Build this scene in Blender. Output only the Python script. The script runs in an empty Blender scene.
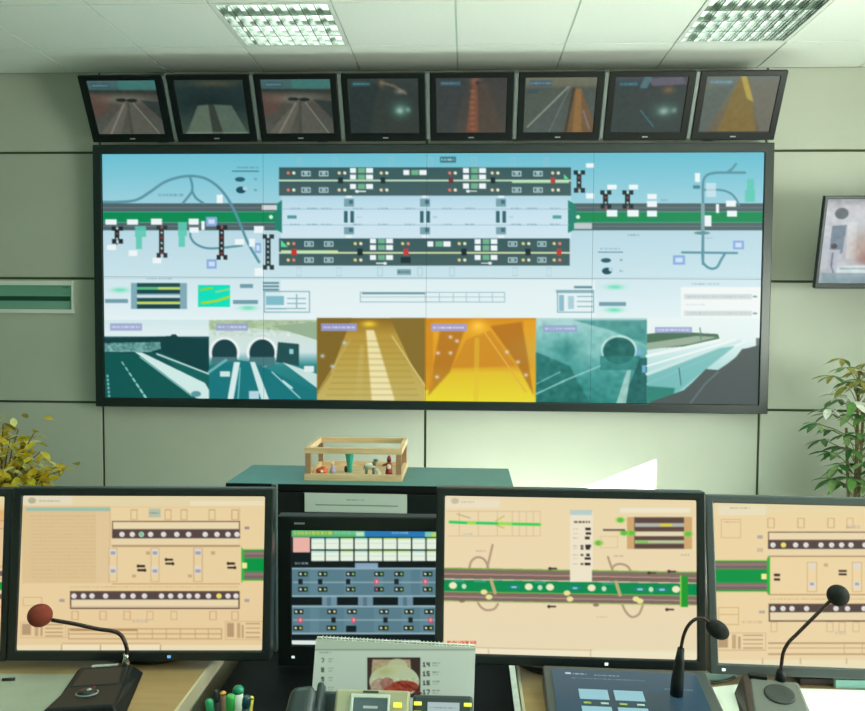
import bpy, math, random
import numpy as np
from mathutils import Matrix, Vector

# ------------------------------------------------------------------ camera, light, exposure
SC = bpy.context.scene
COL = SC.collection
W, H = 865, 711
FPX = 774.14
YAW, PITCH, ROLL = -0.0437, -0.0451, 0.0066
CAMZ = 1.5
cy, sy, cp, sp = math.cos(YAW), math.sin(YAW), math.cos(PITCH), math.sin(PITCH)
FW = Vector((sy * cp, cy * cp, sp))
RT0 = Vector((cy, -sy, 0))
UP0 = RT0.cross(FW)
RT = RT0 * math.cos(ROLL) + UP0 * math.sin(ROLL)
UP = UP0 * math.cos(ROLL) - RT0 * math.sin(ROLL)
cam = bpy.data.cameras.new('camera')
cam.sensor_fit = 'HORIZONTAL'
cam.sensor_width = 36
cam.lens = 36 * FPX / W
cam_o = bpy.data.objects.new('camera', cam)
COL.objects.link(cam_o)
cam_o.matrix_world = Matrix(((RT.x, UP.x, -FW.x, 0), (RT.y, UP.y, -FW.y, 0), (RT.z, UP.z, -FW.z, CAMZ), (0, 0, 0, 1)))
SC.camera = cam_o

vs = SC.view_settings
vs.view_transform = 'Standard'
vs.look = 'None'
vs.gamma = 1
vs.use_curve_mapping = False
vs.exposure = 0.0

world = bpy.data.worlds.new('sky')
SC.world = world
world.use_nodes = True
wn = world.node_tree.nodes
wn['Background'].inputs[0].default_value = (0.62, 0.80, 1.0, 1)
wn['Background'].inputs[1].default_value = 1.0

SUN_DIR = Vector((-0.66, 0.70, -0.28)).normalized()
sun = bpy.data.lights.new('sun', 'SUN')
sun.energy = 94.0
sun.color = (1.0, 0.96, 0.88)
sun.angle = 0.006
sun_o = bpy.data.objects.new('sun', sun)
COL.objects.link(sun_o)
sun_o.rotation_euler = SUN_DIR.to_track_quat('-Z', 'Y').to_euler()


def area(name, loc, direction, sx, sy_, power, color):
    l = bpy.data.lights.new(name, 'AREA')
    l.shape = 'RECTANGLE'
    l.size, l.size_y = sx, sy_
    l.energy = power
    l.color = color
    o = bpy.data.objects.new(name, l)
    COL.objects.link(o)
    o.location = loc
    o.rotation_euler = Vector(direction).to_track_quat('-Z', 'Y').to_euler()
    return o


WINDOW_W = 285
FILL_LAMP_W = 11
area('window_daylight_stand_in', (3.22, 1.35, 1.75), (-1, 0.1, 0.6), 2.6, 1.5, WINDOW_W, (0.91, 1.0, 0.87))  # stands for window daylight; added upward tilt brightens the ceiling

# ------------------------------------------------------------------ helpers


def ray(px, py):
    return FW + RT * ((px - W / 2) / FPX) - UP * ((py - H / 2) / FPX)


def at(px, py, Y):
    d = ray(px, py)
    d = d * (Y / d.y)
    return Vector((d.x, d.y, d.z + CAMZ))


def atz(px, py, Z):
    d = ray(px, py)
    d = d * ((Z - CAMZ) / d.z)
    return Vector((d.x, d.y, d.z + CAMZ))


def layout(p):
    d = Vector(p) - Vector((0, 0, CAMZ))
    z = d.dot(FW)
    return (W / 2 + FPX * d.dot(RT) / z, H / 2 - FPX * d.dot(UP) / z)


def lin(c):
    c = np.asarray(c, float) / 255.0
    return np.where(c <= 0.04045, c / 12.92, ((c + 0.055) / 1.055) ** 2.4)


def L(*c):
    return tuple(float(x) for x in lin(c)) + (1.0,)


MATS = {}


def mat(name, col, rough=0.6, metal=0.0, spec=0.5, noise=0.0, nscale=60.0, bump=0.0, emit=None, emit_s=1.0):
    if name in MATS:
        return MATS[name]
    m = bpy.data.materials.new(name)
    m.use_nodes = True
    nt = m.node_tree
    b = nt.nodes['Principled BSDF']
    b.inputs['Base Color'].default_value = L(*col)
    b.inputs['Roughness'].default_value = rough
    b.inputs['Metallic'].default_value = metal
    b.inputs['Specular IOR Level'].default_value = spec
    if noise or bump:
        tc = nt.nodes.new('ShaderNodeTexCoord')
        nz = nt.nodes.new('ShaderNodeTexNoise')
        nz.inputs['Scale'].default_value = nscale
        nz.inputs['Detail'].default_value = 4
        nt.links.new(tc.outputs['Object'], nz.inputs['Vector'])
        if noise:
            rp = nt.nodes.new('ShaderNodeValToRGB')
            lo = [max(0, c * (1 - noise)) for c in col]
            hi = [min(255, c * (1 + noise)) for c in col]
            rp.color_ramp.elements[0].position = 0.3
            rp.color_ramp.elements[1].position = 0.7
            rp.color_ramp.elements[0].color = L(*lo)
            rp.color_ramp.elements[1].color = L(*hi)
            nt.links.new(nz.outputs['Fac'], rp.inputs['Fac'])
            nt.links.new(rp.outputs['Color'], b.inputs['Base Color'])
        if bump:
            bp = nt.nodes.new('ShaderNodeBump')
            bp.inputs['Strength'].default_value = bump
            bp.inputs['Distance'].default_value = 0.002
            nt.links.new(nz.outputs['Fac'], bp.inputs['Height'])
            nt.links.new(bp.outputs['Normal'], b.inputs['Normal'])
    if emit:
        b.inputs['Emission Color'].default_value = L(*emit)
        b.inputs['Emission Strength'].default_value = emit_s
    MATS[name] = m
    return m


def wood(name, c1, c2, scale=14.0, rough=0.5):
    m = bpy.data.materials.new(name)
    m.use_nodes = True
    nt = m.node_tree
    b = nt.nodes['Principled BSDF']
    b.inputs['Roughness'].default_value = rough
    tc = nt.nodes.new('ShaderNodeTexCoord')
    mp = nt.nodes.new('ShaderNodeMapping')
    mp.inputs['Scale'].default_value = (1, 9, 9)
    nz = nt.nodes.new('ShaderNodeTexNoise')
    nz.inputs['Scale'].default_value = scale
    nz.inputs['Detail'].default_value = 5
    rp = nt.nodes.new('ShaderNodeValToRGB')
    rp.color_ramp.elements[0].position = 0.3
    rp.color_ramp.elements[1].position = 0.7
    rp.color_ramp.elements[0].color = L(*c1)
    rp.color_ramp.elements[1].color = L(*c2)
    nt.links.new(tc.outputs['Object'], mp.inputs['Vector'])
    nt.links.new(mp.outputs['Vector'], nz.inputs['Vector'])
    nt.links.new(nz.outputs['Fac'], rp.inputs['Fac'])
    nt.links.new(rp.outputs['Color'], b.inputs['Base Color'])
    MATS[name] = m
    return m


def printed(name, emissive, rough=0.35, spec=0.2):
    m = bpy.data.materials.new(name)
    m.use_nodes = True
    nt = m.node_tree
    b = nt.nodes['Principled BSDF']
    b.inputs['Roughness'].default_value = rough
    b.inputs['Specular IOR Level'].default_value = spec
    a = nt.nodes.new('ShaderNodeAttribute')
    a.attribute_name = 'Col'
    if emissive:
        b.inputs['Base Color'].default_value = (0.01, 0.01, 0.01, 1)
        nt.links.new(a.outputs['Color'], b.inputs['Emission Color'])
        b.inputs['Emission Strength'].default_value = emissive
    else:
        nt.links.new(a.outputs['Color'], b.inputs['Base Color'])
    MATS[name] = m
    return m


class MB:
    def __init__(self, M=None):
        self.v, self.f = [], []
        self.M = M or Matrix.Identity(4)

    def add(self, vs_, fs):
        n = len(self.v)
        self.v += [self.M @ Vector(p) for p in vs_]
        self.f += [tuple(i + n for i in f) for f in fs]
        return self

    def box(self, x0, x1, y0, y1, z0, z1):
        return self.add([(x0, y0, z0), (x1, y0, z0), (x1, y1, z0), (x0, y1, z0), (x0, y0, z1), (x1, y0, z1), (x1, y1, z1), (x0, y1, z1)],
                        [(0, 3, 2, 1), (4, 5, 6, 7), (0, 1, 5, 4), (1, 2, 6, 5), (2, 3, 7, 6), (3, 0, 4, 7)])

    def hexa(self, p):          # eight points: bottom ring then top ring
        return self.add(p, [(0, 3, 2, 1), (4, 5, 6, 7), (0, 1, 5, 4), (1, 2, 6, 5), (2, 3, 7, 6), (3, 0, 4, 7)])

    def ring(self, ox0, ox1, oz0, oz1, ix0, ix1, iz0, iz1, y0, y1):
        def q(a, b, c, d, y):
            return [(a, y, c), (b, y, c), (b, y, d), (a, y, d)]
        v = q(ox0, ox1, oz0, oz1, y0) + q(ix0, ix1, iz0, iz1, y0) + q(ox0, ox1, oz0, oz1, y1) + q(ix0, ix1, iz0, iz1, y1)
        f = []
        for i in range(4):
            j = (i + 1) % 4
            f += [(i, j, 4 + j, 4 + i), (8 + j, 8 + i, 12 + i, 12 + j), (j, i, 8 + i, 8 + j), (4 + i, 4 + j, 12 + j, 12 + i)]
        return self.add(v, f)

    def prism(self, prof, x0, x1):   # profile in (y,z), extruded along x
        n = len(prof)
        v = [(x0, a, b) for a, b in prof] + [(x1, a, b) for a, b in prof]
        f = [tuple(range(n))[::-1], tuple(range(n, 2 * n))]
        f += [(i, (i + 1) % n, n + (i + 1) % n, n + i) for i in range(n)]
        return self.add(v, f)

    def tube(self, pts, r, n=10, cap=True):
        pts = [Vector(p) for p in pts]
        rs = r if isinstance(r, (list, tuple)) else [r] * len(pts)
        v, f = [], []
        up = None
        for i, p in enumerate(pts):
            t = (pts[min(i + 1, len(pts) - 1)] - pts[max(i - 1, 0)]).normalized()
            if up is None:
                up = t.orthogonal().normalized()
            up = (up - t * up.dot(t)).normalized()
            b = t.cross(up)
            v += [p + (up * math.cos(2 * math.pi * k / n) + b * math.sin(2 * math.pi * k / n)) * rs[i] for k in range(n)]
        for i in range(len(pts) - 1):
            for k in range(n):
                a, c = i * n + k, i * n + (k + 1) % n
                f.append((a, c, c + n, a + n))
        if cap:
            f.append(tuple(range(n))[::-1])
            f.append(tuple(range((len(pts) - 1) * n, len(pts) * n)))
        return self.add(v, f)

    def lathe(self, prof, c=(0, 0, 0), n=20):
        c = Vector(c)
        v, f = [], []
        for r, z in prof:
            v += [c + Vector((r * math.cos(2 * math.pi * k / n), r * math.sin(2 * math.pi * k / n), z)) for k in range(n)]
        for i in range(len(prof) - 1):
            for k in range(n):
                a, b = i * n + k, i * n + (k + 1) % n
                f.append((a, b, b + n, a + n))
        f.append(tuple(range(n))[::-1])
        f.append(tuple(range((len(prof) - 1) * n, len(prof) * n)))
        return self.add(v, f)

    def ball(self, c, rx, ry=None, rz=None, nu=20, nv=12):
        ry = ry or rx
        rz = rz or rx
        prof = [(max(1e-5, math.sin(math.pi * i / nv)), -math.cos(math.pi * i / nv)) for i in range(nv + 1)]
        c = Vector(c)
        v, f = [], []
        for r, z in prof:
            v += [c + Vector((rx * r * math.cos(2 * math.pi * k / nu), ry * r * math.sin(2 * math.pi * k / nu), rz * z)) for k in range(nu)]
        for i in range(nv):
            for k in range(nu):
                a, b = i * nu + k, i * nu + (k + 1) % nu
                f.append((a, b, b + nu, a + nu))
        return self.add(v, f)

    def build(self, name, m, parent=None, bevel=0.0, smooth=False, seg=2):
        inv = WM[parent.name].inverted() if parent else Matrix.Identity(4)
        me = bpy.data.meshes.new(name)
        me.from_pydata([tuple(inv @ p) for p in self.v], [], self.f)
        me.materials.append(m)
        if smooth:
            me.polygons.foreach_set('use_smooth', [True] * len(me.polygons))
        o = bpy.data.objects.new(name, me)
        COL.objects.link(o)
        if parent:
            o.parent = parent
            WM[o.name] = WM[parent.name]
        else:
            WM[o.name] = Matrix.Identity(4)
        if bevel:
            bm = o.modifiers.new('edge', 'BEVEL')
            bm.width = bevel
            bm.segments = seg
            bm.limit_method = 'ANGLE'
            bm.angle_limit = math.radians(40)
        return o


WM = {}


def tag(o, label, cat, group=None, kind=None):
    o['label'] = label
    o['category'] = cat
    if group:
        o['group'] = group
    if kind:
        o['kind'] = kind
    return o


def thing(name, loc, label, cat, group=None, rz=0.0):
    o = bpy.data.objects.new(name, None)
    COL.objects.link(o)
    o.empty_display_size = 0.05
    o.location = loc
    o.rotation_euler = (0, 0, rz)
    WM[o.name] = Matrix.Translation(Vector(loc)) @ Matrix.Rotation(rz, 4, 'Z')
    return tag(o, label, cat, group)


def struct(name, mb, m, bevel=0.0):
    o = mb.build(name, m, None, bevel)
    o['kind'] = 'structure'
    return o


def copy_part(o, parent, M):
    c = o.copy()
    COL.objects.link(c)
    c.parent = parent
    c.matrix_local = M
    return c


# ------------------------------------------------------------------ picture canvas (for screens and prints)


class Canvas:
    def __init__(self, x0, y0, x1, y1, bg=(0, 0, 0), S=3):
        self.x0, self.y0, self.x1, self.y1, self.S = x0, y0, x1, y1, S
        self.w, self.h = int((x1 - x0) * S), int((y1 - y0) * S)
        self.a = np.empty((self.h, self.w, 3), np.float32)
        self.a[:] = bg
        yy, xx = np.mgrid[0:self.h, 0:self.w]
        self.X = (xx + 0.5) / S + x0
        self.Y = (yy + 0.5) / S + y0

    def sl(self, x0, y0, x1, y1):
        S = self.S
        a, b = max(0, round((x0 - self.x0) * S)), min(self.w, round((x1 - self.x0) * S))
        c, d = max(0, round((y0 - self.y0) * S)), min(self.h, round((y1 - self.y0) * S))
        return slice(c, max(c, d)), slice(a, max(a, b))

    def rect(self, x0, y0, x1, y1, c, al=1.0):
        s = self.sl(x0, y0, x1, y1)
        self.a[s] = self.a[s] * (1 - al) + np.array(c, np.float32) * al

    def crect(self, cx, cy_, w, h, c, al=1.0):
        self.rect(cx - w / 2, cy_ - h / 2, cx + w / 2, cy_ + h / 2, c, al)

    def frame(self, x0, y0, x1, y1, c, t=0.7, al=1.0):
        self.rect(x0, y0, x1, y0 + t, c, al)
        self.rect(x0, y1 - t, x1, y1, c, al)
        self.rect(x0, y0, x0 + t, y1, c, al)
        self.rect(x1 - t, y0, x1, y1, c, al)

    def vgrad(self, x0, y0, x1, y1, stops):
        s = self.sl(x0, y0, x1, y1)
        ys = self.Y[s]
        p = [q[0] for q in stops]
        for k in range(3):
            self.a[s + (k,)] = np.interp(ys, p, [q[1][k] for q in stops])

    def mix(self, mask, c, al=1.0):
        m = (mask * al)[..., None].astype(np.float32)
        self.a = self.a * (1 - m) + np.array(c, np.float32) * m

    def line(self, pts, w, c, al=1.0):
        m = 1e9
        pts = np.array(pts, float)
        lo, hi = pts.min(0) - w - 1, pts.max(0) + w + 1
        s = self.sl(lo[0], lo[1], hi[0], hi[1])
        X, Y = self.X[s], self.Y[s]
        if X.size == 0:
            return
        for (ax, ay), (bx, by) in zip(pts[:-1], pts[1:]):
            dx, dy = bx - ax, by - ay
            t = np.clip(((X - ax) * dx + (Y - ay) * dy) / (dx * dx + dy * dy + 1e-9), 0, 1)
            m = np.minimum(m, np.hypot(X - ax - t * dx, Y - ay - t * dy))
        k = (np.clip((w / 2 - m) * self.S + 0.5, 0, 1) * al)[..., None]
        self.a[s] = self.a[s] * (1 - k) + np.array(c, np.float32) * k

    def curve(self, pts, w, c, al=1.0):
        P = [np.array(p, float) for p in pts]
        P = [2 * P[0] - P[1]] + P + [2 * P[-1] - P[-2]]
        out = []
        for i in range(1, len(P) - 2):
            for t in np.linspace(0, 1, 8, endpoint=False):
                a, b, d, e = P[i - 1], P[i], P[i + 1], P[i + 2]
                out.append(0.5 * (2 * b + (d - a) * t + (2 * a - 5 * b + 4 * d - e) * t * t + (3 * b - a - 3 * d + e) * t ** 3))
        out.append(P[-2])
        self.line(out, w, c, al)

    def ell(self, cx, cy_, rx, ry, c, al=1.0, soft=0.0):
        q = np.hypot((self.X - cx) / rx, (self.Y - cy_) / ry)
        if soft:
            m = np.exp(-q * q / soft)
        else:
            m = np.clip((1 - q) * min(rx, ry) * self.S + 0.5, 0, 1)
        self.mix(m, c, al)

    def poly(self, pts, c, al=1.0, soft=0):
        ins = np.zeros(self.X.shape, bool)
        n = len(pts)
        for i in range(n):
            (x1, y1), (x2, y2) = pts[i], pts[(i + 1) % n]
            if y1 == y2:
                continue
            cond = ((y1 > self.Y) != (y2 > self.Y)) & (self.X < (x2 - x1) * (self.Y - y1) / (y2 - y1) + x1)
            ins ^= cond
        m = ins.astype(np.float32)
        for _ in range(int(soft * self.S)):
            m = blur3(m)
        self.mix(m, c, al)

    def dashes(self, x0, x1, y, h, c, al=1.0, seed=0):
        r = random.Random(seed * 977 + int(x0 * 7 + y * 13))
        x = x0
        while x < x1:
            w = r.uniform(1.2, 4.5)
            self.rect(x, y - h / 2, min(x1, x + w), y + h / 2, c, al * r.uniform(0.55, 1))
            x += w + r.uniform(0.4, 1.3)

    def noise(self, x0, y0, x1, y1, amp, scale=3.0, seed=1):
        s = self.sl(x0, y0, x1, y1)
        h, w = self.X[s].shape
        g = np.random.RandomState(seed).normal(0, 1, (int(h / self.S / scale) + 3, int(w / self.S / scale) + 3))
        u = np.linspace(0, g.shape[1] - 1.001, w)
        v = np.linspace(0, g.shape[0] - 1.001, h)
        iu, iv = u.astype(int), v.astype(int)
        fu, fv = u - iu, (v - iv)[:, None]
        n = (g[iv][:, iu] * (1 - fu) + g[iv][:, iu + 1] * fu) * (1 - fv) + (g[iv + 1][:, iu] * (1 - fu) + g[iv + 1][:, iu + 1] * fu) * fv
        self.a[s] = self.a[s] + (n * amp)[..., None]

    DIG = {'0': '757', '1': '262', '2': '747', '3': '717', '4': '571', '5': '717', '6': '747', '7': '711', '8': '757', '9': '757'}
    FONT = {'0': [7, 5, 5, 5, 7], '1': [2, 6, 2, 2, 7], '2': [7, 1, 7, 4, 7], '3': [7, 1, 7, 1, 7], '4': [5, 5, 7, 1, 1],
            '5': [7, 4, 7, 1, 7], '6': [7, 4, 7, 5, 7], '7': [7, 1, 1, 2, 2], '8': [7, 5, 7, 5, 7], '9': [7, 5, 7, 1, 7]}

    def digits(self, txt, x, y, h, c):
        u = h / 5.0
        for ch in txt:
            for j, row in enumerate(self.FONT[ch]):
                for i in range(3):
                    if row & (4 >> i):
                        self.rect(x + i * u, y + j * u, x + (i + 1) * u, y + (j + 1) * u, c)
            x += 4 * u

    def finish(self, blur=1):
        a = self.a
        for _ in range(blur):
            a = blur3(a)
        self.a = np.clip(a, 0, 255)
        return self

    def sample(self, px, py):
        u = np.clip((px - self.x0) * self.S - 0.5, 0, self.w - 1.001)
        v = np.clip((py - self.y0) * self.S - 0.5, 0, self.h - 1.001)
        iu, iv = u.astype(int), v.astype(int)
        fu, fv = (u - iu)[..., None], (v - iv)[..., None]
        A = self.a
        return (A[iv, iu] * (1 - fu) + A[iv, iu + 1] * fu) * (1 - fv) + (A[iv + 1, iu] * (1 - fu) + A[iv + 1, iu + 1] * fu) * fv


def blur3(a):
    b = a.copy()
    b[1:-1] = (a[:-2] + 2 * a[1:-1] + a[2:]) / 4
    c = b.copy()
    c[:, 1:-1] = (b[:, :-2] + 2 * b[:, 1:-1] + b[:, 2:]) / 4
    return c


def picture(name, parent, M, x0, x1, z0, z1, canvas, quad, m, res=1.15, y=0.0):
    """flat picture in the local x/z rectangle of frame M; quad = its corners (tl, tr, br, bl) on the canvas"""
    if quad is None:      # drawn in the layout frame: find the four corners of this panel in it
        quad = [layout(M @ Vector(p)) for p in ((x0, y, z1), (x1, y, z1), (x1, y, z0), (x0, y, z0))]
    q = np.array(quad, float)
    nx = max(2, int(np.hypot(*(q[1] - q[0])) * res))
    nz = max(2, int(np.hypot(*(q[3] - q[0])) * res))
    u, v = np.meshgrid(np.linspace(0, 1, nx + 1), np.linspace(0, 1, nz + 1))
    A_, b_ = [], []
    for (a, c), (x_, y_) in zip(((0, 0), (1, 0), (1, 1), (0, 1)), q):
        A_ += [[a, c, 1, 0, 0, 0, -a * x_, -c * x_], [0, 0, 0, a, c, 1, -a * y_, -c * y_]]
        b_ += [x_, y_]
    hm = np.linalg.solve(np.array(A_, float), np.array(b_, float))
    den = hm[6] * u + hm[7] * v + 1
    px = (hm[0] * u + hm[1] * v + hm[2]) / den
    py = (hm[3] * u + hm[4] * v + hm[5]) / den
    col = lin(canvas.sample(px, py))
    Ml = (WM[parent.name].inverted() if parent else Matrix.Identity(4)) @ M
    A = np.array(Ml)
    P = np.stack([x0 + u * (x1 - x0), np.full_like(u, y), z1 - v * (z1 - z0), np.ones_like(u)], -1) @ A.T
    n = (nx + 1) * (nz + 1)
    me = bpy.data.meshes.new(name)
    me.vertices.add(n)
    me.vertices.foreach_set('co', P[..., :3].astype(np.float32).ravel())
    ii = np.arange(n).reshape(nz + 1, nx + 1)
    F = np.stack([ii[:-1, :-1], ii[1:, :-1], ii[1:, 1:], ii[:-1, 1:]], -1).reshape(-1, 4)
    me.loops.add(F.size)
    me.loops.foreach_set('vertex_index', F.ravel().astype(np.int32))
    me.polygons.add(len(F))
    me.polygons.foreach_set('loop_start', np.arange(0, F.size, 4, dtype=np.int32))
    me.update(calc_edges=True)
    ca = me.color_attributes.new('Col', 'FLOAT_COLOR', 'POINT')
    ca.data.foreach_set('color', np.concatenate([col, np.ones(col.shape[:2] + (1,))], -1).astype(np.float32).ravel())
    me.materials.append(m)
    o = bpy.data.objects.new(name, me)
    COL.objects.link(o)
    if parent:
        o.parent = parent
        WM[o.name] = WM[parent.name]
    return o


# ------------------------------------------------------------------ materials
M_WALL = mat('wall_panel_paint', (184, 187, 174), 0.55, noise=0.012, nscale=3)
M_JOINT = mat('wall_joint', (70, 82, 58), 0.9)
M_CEIL = mat('ceiling_tile_white', (234, 238, 232), 0.8, noise=0.01, nscale=90, bump=0.1)
M_CGRID = mat('ceiling_grid_joint', (196, 212, 198), 0.7)
M_SIDE = mat('side_wall_paint', (150, 160, 146), 0.7, noise=0.01, nscale=5)
M_FLOOR = mat('floor_vinyl', (196, 208, 204), 0.4, noise=0.06, nscale=20)
M_BLACK = mat('black_plastic', (18, 26, 27), 0.45, noise=0.05, nscale=200)
M_FRAME = mat('video_wall_frame', (18, 31, 31), 0.35, spec=0.6)
M_MON = mat('monitor_bezel_charcoal', (24, 32, 34), 0.35, spec=0.6)
M_GREYP = mat('grey_plastic', (120, 130, 128), 0.4)
M_POST = mat('rack_post_grey', (120, 130, 128), 0.35, metal=0.3)
M_CHROME = mat('chrome', (215, 218, 218), 0.12, metal=1.0)
M_ALU = mat('louver_aluminium', (214, 222, 216), 0.13, metal=1.0)
M_WHITE = mat('white_metal', (226, 230, 224), 0.5)
M_PAPER = mat('white_paper', (226, 228, 220), 0.8, noise=0.01, nscale=20)
M_BAY = mat('console_black', (9, 13, 14), .6, spec=.25)
M_CRT = mat('small_screen_black', (9, 16, 17), .4, spec=.3)
M_DESK = wood('desk_beech', (158, 128, 88), (172, 141, 98), 6.0, 0.45)
M_EDGE = mat('desk_edge_cream', (200, 190, 162), 0.5)
M_TEAL = mat('cabinet_teal_top', (76, 130, 128), 0.45, noise=0.03, nscale=12)
M_PINE = wood('pine_wood', (200, 164, 122), (220, 190, 148), 10.0, 0.5)
M_SCREEN = printed('lit_screen', 1.0, 0.4, 0.1)
M_PRINT = printed('printed_sheet', 0, 0.7, 0.3)
M_FOAM_B = mat('black_foam', (22, 24, 26), 0.95, bump=0.8, nscale=900, noise=0.2)
M_FOAM_R = mat('red_brown_foam', (128, 52, 38), 0.95, bump=0.8, nscale=900, noise=0.15)
M_LED = mat('led_white', (220, 230, 230), 0.4, emit=(225, 235, 240), emit_s=0.9)
M_LEDB = mat('led_blue', (90, 150, 220), 0.4, emit=(110, 170, 235), emit_s=0.9)
M_MARK = mat('silver_mark', (176, 184, 184), 0.4)
M_TUBE = mat('fluorescent_tube', (240, 245, 240), 0.4, emit=(245, 255, 246), emit_s=1.7)

# ------------------------------------------------------------------ the room
D = 4.818          # back wall
CEIL = CAMZ + 1.5338
XL, XR, YB = -3.3, 3.3, -2.6
bw = struct('wall_back', MB().box(XL - .1, XR + .1, D + 0.014, D + 0.16, 0, CEIL + .1), M_JOINT)
WM['wall_back'] = Matrix.Identity(4)
xs = [XL, -2.312, -0.254, 1.800, XR]
zs = [0.0, 0.177, 0.965, 1.752, 2.540, CEIL]
g = 0.0078
for i in range(4):
    for j in range(5):
        MB().box(xs[i] + g, xs[i + 1] - g, D, D + 0.0139, zs[j] + (g if j else 0), zs[j + 1] - (g if j < 4 else 0)).build('wall_panel', M_WALL, bw, 0.0015)
struct('wall_left', MB().box(XL - .12, XL, YB, D, 0, CEIL + .1), mat('left_wall_dimming_green', (96, 122, 104), .7, noise=.01, nscale=5))  # unseen wall, given a dark green to dim the left side
struct('wall_rear', MB().box(XL - .1, XR + .1, YB - .12, YB, 0, CEIL + .1), M_SIDE)
struct('floor', MB().box(XL - .1, XR + .1, YB - .1, D + .1, -0.12, 0), M_FLOOR)
# right wall with a window; an added half-drawn blind shapes the sun patch
WY0, WY1, WZ0, WZ1, WZB = -0.2, 2.57, 0.90, 2.60, 1.552
wr = MB().box(XR, XR + .16, YB, WY0, 0, CEIL + .1).box(XR, XR + .16, WY1, D, 0, CEIL + .1)
wr.box(XR, XR + .16, WY0, WY1, 0, WZ0).box(XR, XR + .16, WY0, WY1, WZ1, CEIL + .1)
struct('wall_right', wr, M_SIDE)
w1 = bpy.data.objects.new('window_1', None)
COL.objects.link(w1)
w1['kind'] = 'structure'
w1.location = (XR, WY0, WZ0)
WM['window_1'] = Matrix.Translation((XR, WY0, WZ0))
fr = MB(Matrix.Translation((XR + .06, 0, 0)) @ Matrix.Rotation(math.radians(90), 4, 'Z'))
fr.ring(WY0, WY1, WZ0, WZ1, WY0 + .04, WY1 - .04, WZ0 + .04, WZ1 - .04, -0.03, 0.03)
fr.build('window_frame', M_WHITE, w1)
mg = bpy.data.materials.new('window_glass')
mg.use_nodes = True
nt = mg.node_tree
nt.nodes.remove(nt.nodes['Principled BSDF'])
tr, gl, mx, fz = (nt.nodes.new('ShaderNodeBsdfTransparent'), nt.nodes.new('ShaderNodeBsdfGlossy'), nt.nodes.new('ShaderNodeMixShader'), nt.nodes.new('ShaderNodeValue'))
gl.inputs['Roughness'].default_value = 0.02
fz.outputs[0].default_value = 0.06
nt.links.new(fz.outputs[0], mx.inputs[0])
nt.links.new(tr.outputs[0], mx.inputs[1])
nt.links.new(gl.outputs[0], mx.inputs[2])
nt.links.new(mx.outputs[0], nt.nodes['Material Output'].inputs[0])
MB().box(XR + .058, XR + .062, WY0 + .04, WY1 - .04, WZ0 + .04, WZ1 - .04).build('window_pane', mg, w1)
MB().box(XR + .01, XR + .014, WY0, WY1, WZB, WZ1).build('sun_shaping_blind', mat('sun_shaping_blind_fabric', (214, 208, 186), 0.9), w1)

# ceiling: grid of lift-out tiles over a slab
OX, YA = -0.0678, 4.386
ce = struct('ceiling', MB().box(XL - .1, XR + .1, YB - .1, D + .1, CEIL + 0.005, CEIL + 0.10), M_CGRID)
WM['ceiling'] = Matrix.Identity(4)
LIGHTS = [(-2, 0), (2, 0), (-2, 4), (2, 4), (-2, 8), (2, 8)]   # (column, rows back from the row by the wall)
tile_mesh = None
t = 0.005
for c in range(-6, 6):
    for r in range(-1, 13):
        x0, x1 = max(XL, OX + .6 * c), min(XR, OX + .6 * (c + 1))
        y0, y1 = max(YB, YA - .6 * (r + 1)), min(D, YA - .6 * r)
        if x1 - x0 < .03 or y1 - y0 < .03 or (c, r) in LIGHTS:
            continue
        full = abs(x1 - x0 - .6) < 1e-6 and abs(y1 - y0 - .6) < 1e-6
        if full and tile_mesh:
            o = tile_mesh.copy()
            COL.objects.link(o)
            o.parent = ce
            o.location = (x0 + .3, y0 + .3, 0)
            continue
        cx, cy_ = ((x0 + .3, y0 + .3) if full else (0, 0))
        b = MB().box(x0 + t - cx, x1 - t - cx, y0 + t - cy_, y1 - t - cy_, CEIL, CEIL + 0.0048)
        o = b.build('ceiling_tile', M_CEIL, ce)
        if full:
            o.location = (cx, cy_, 0)
            tile_mesh = o


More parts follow.
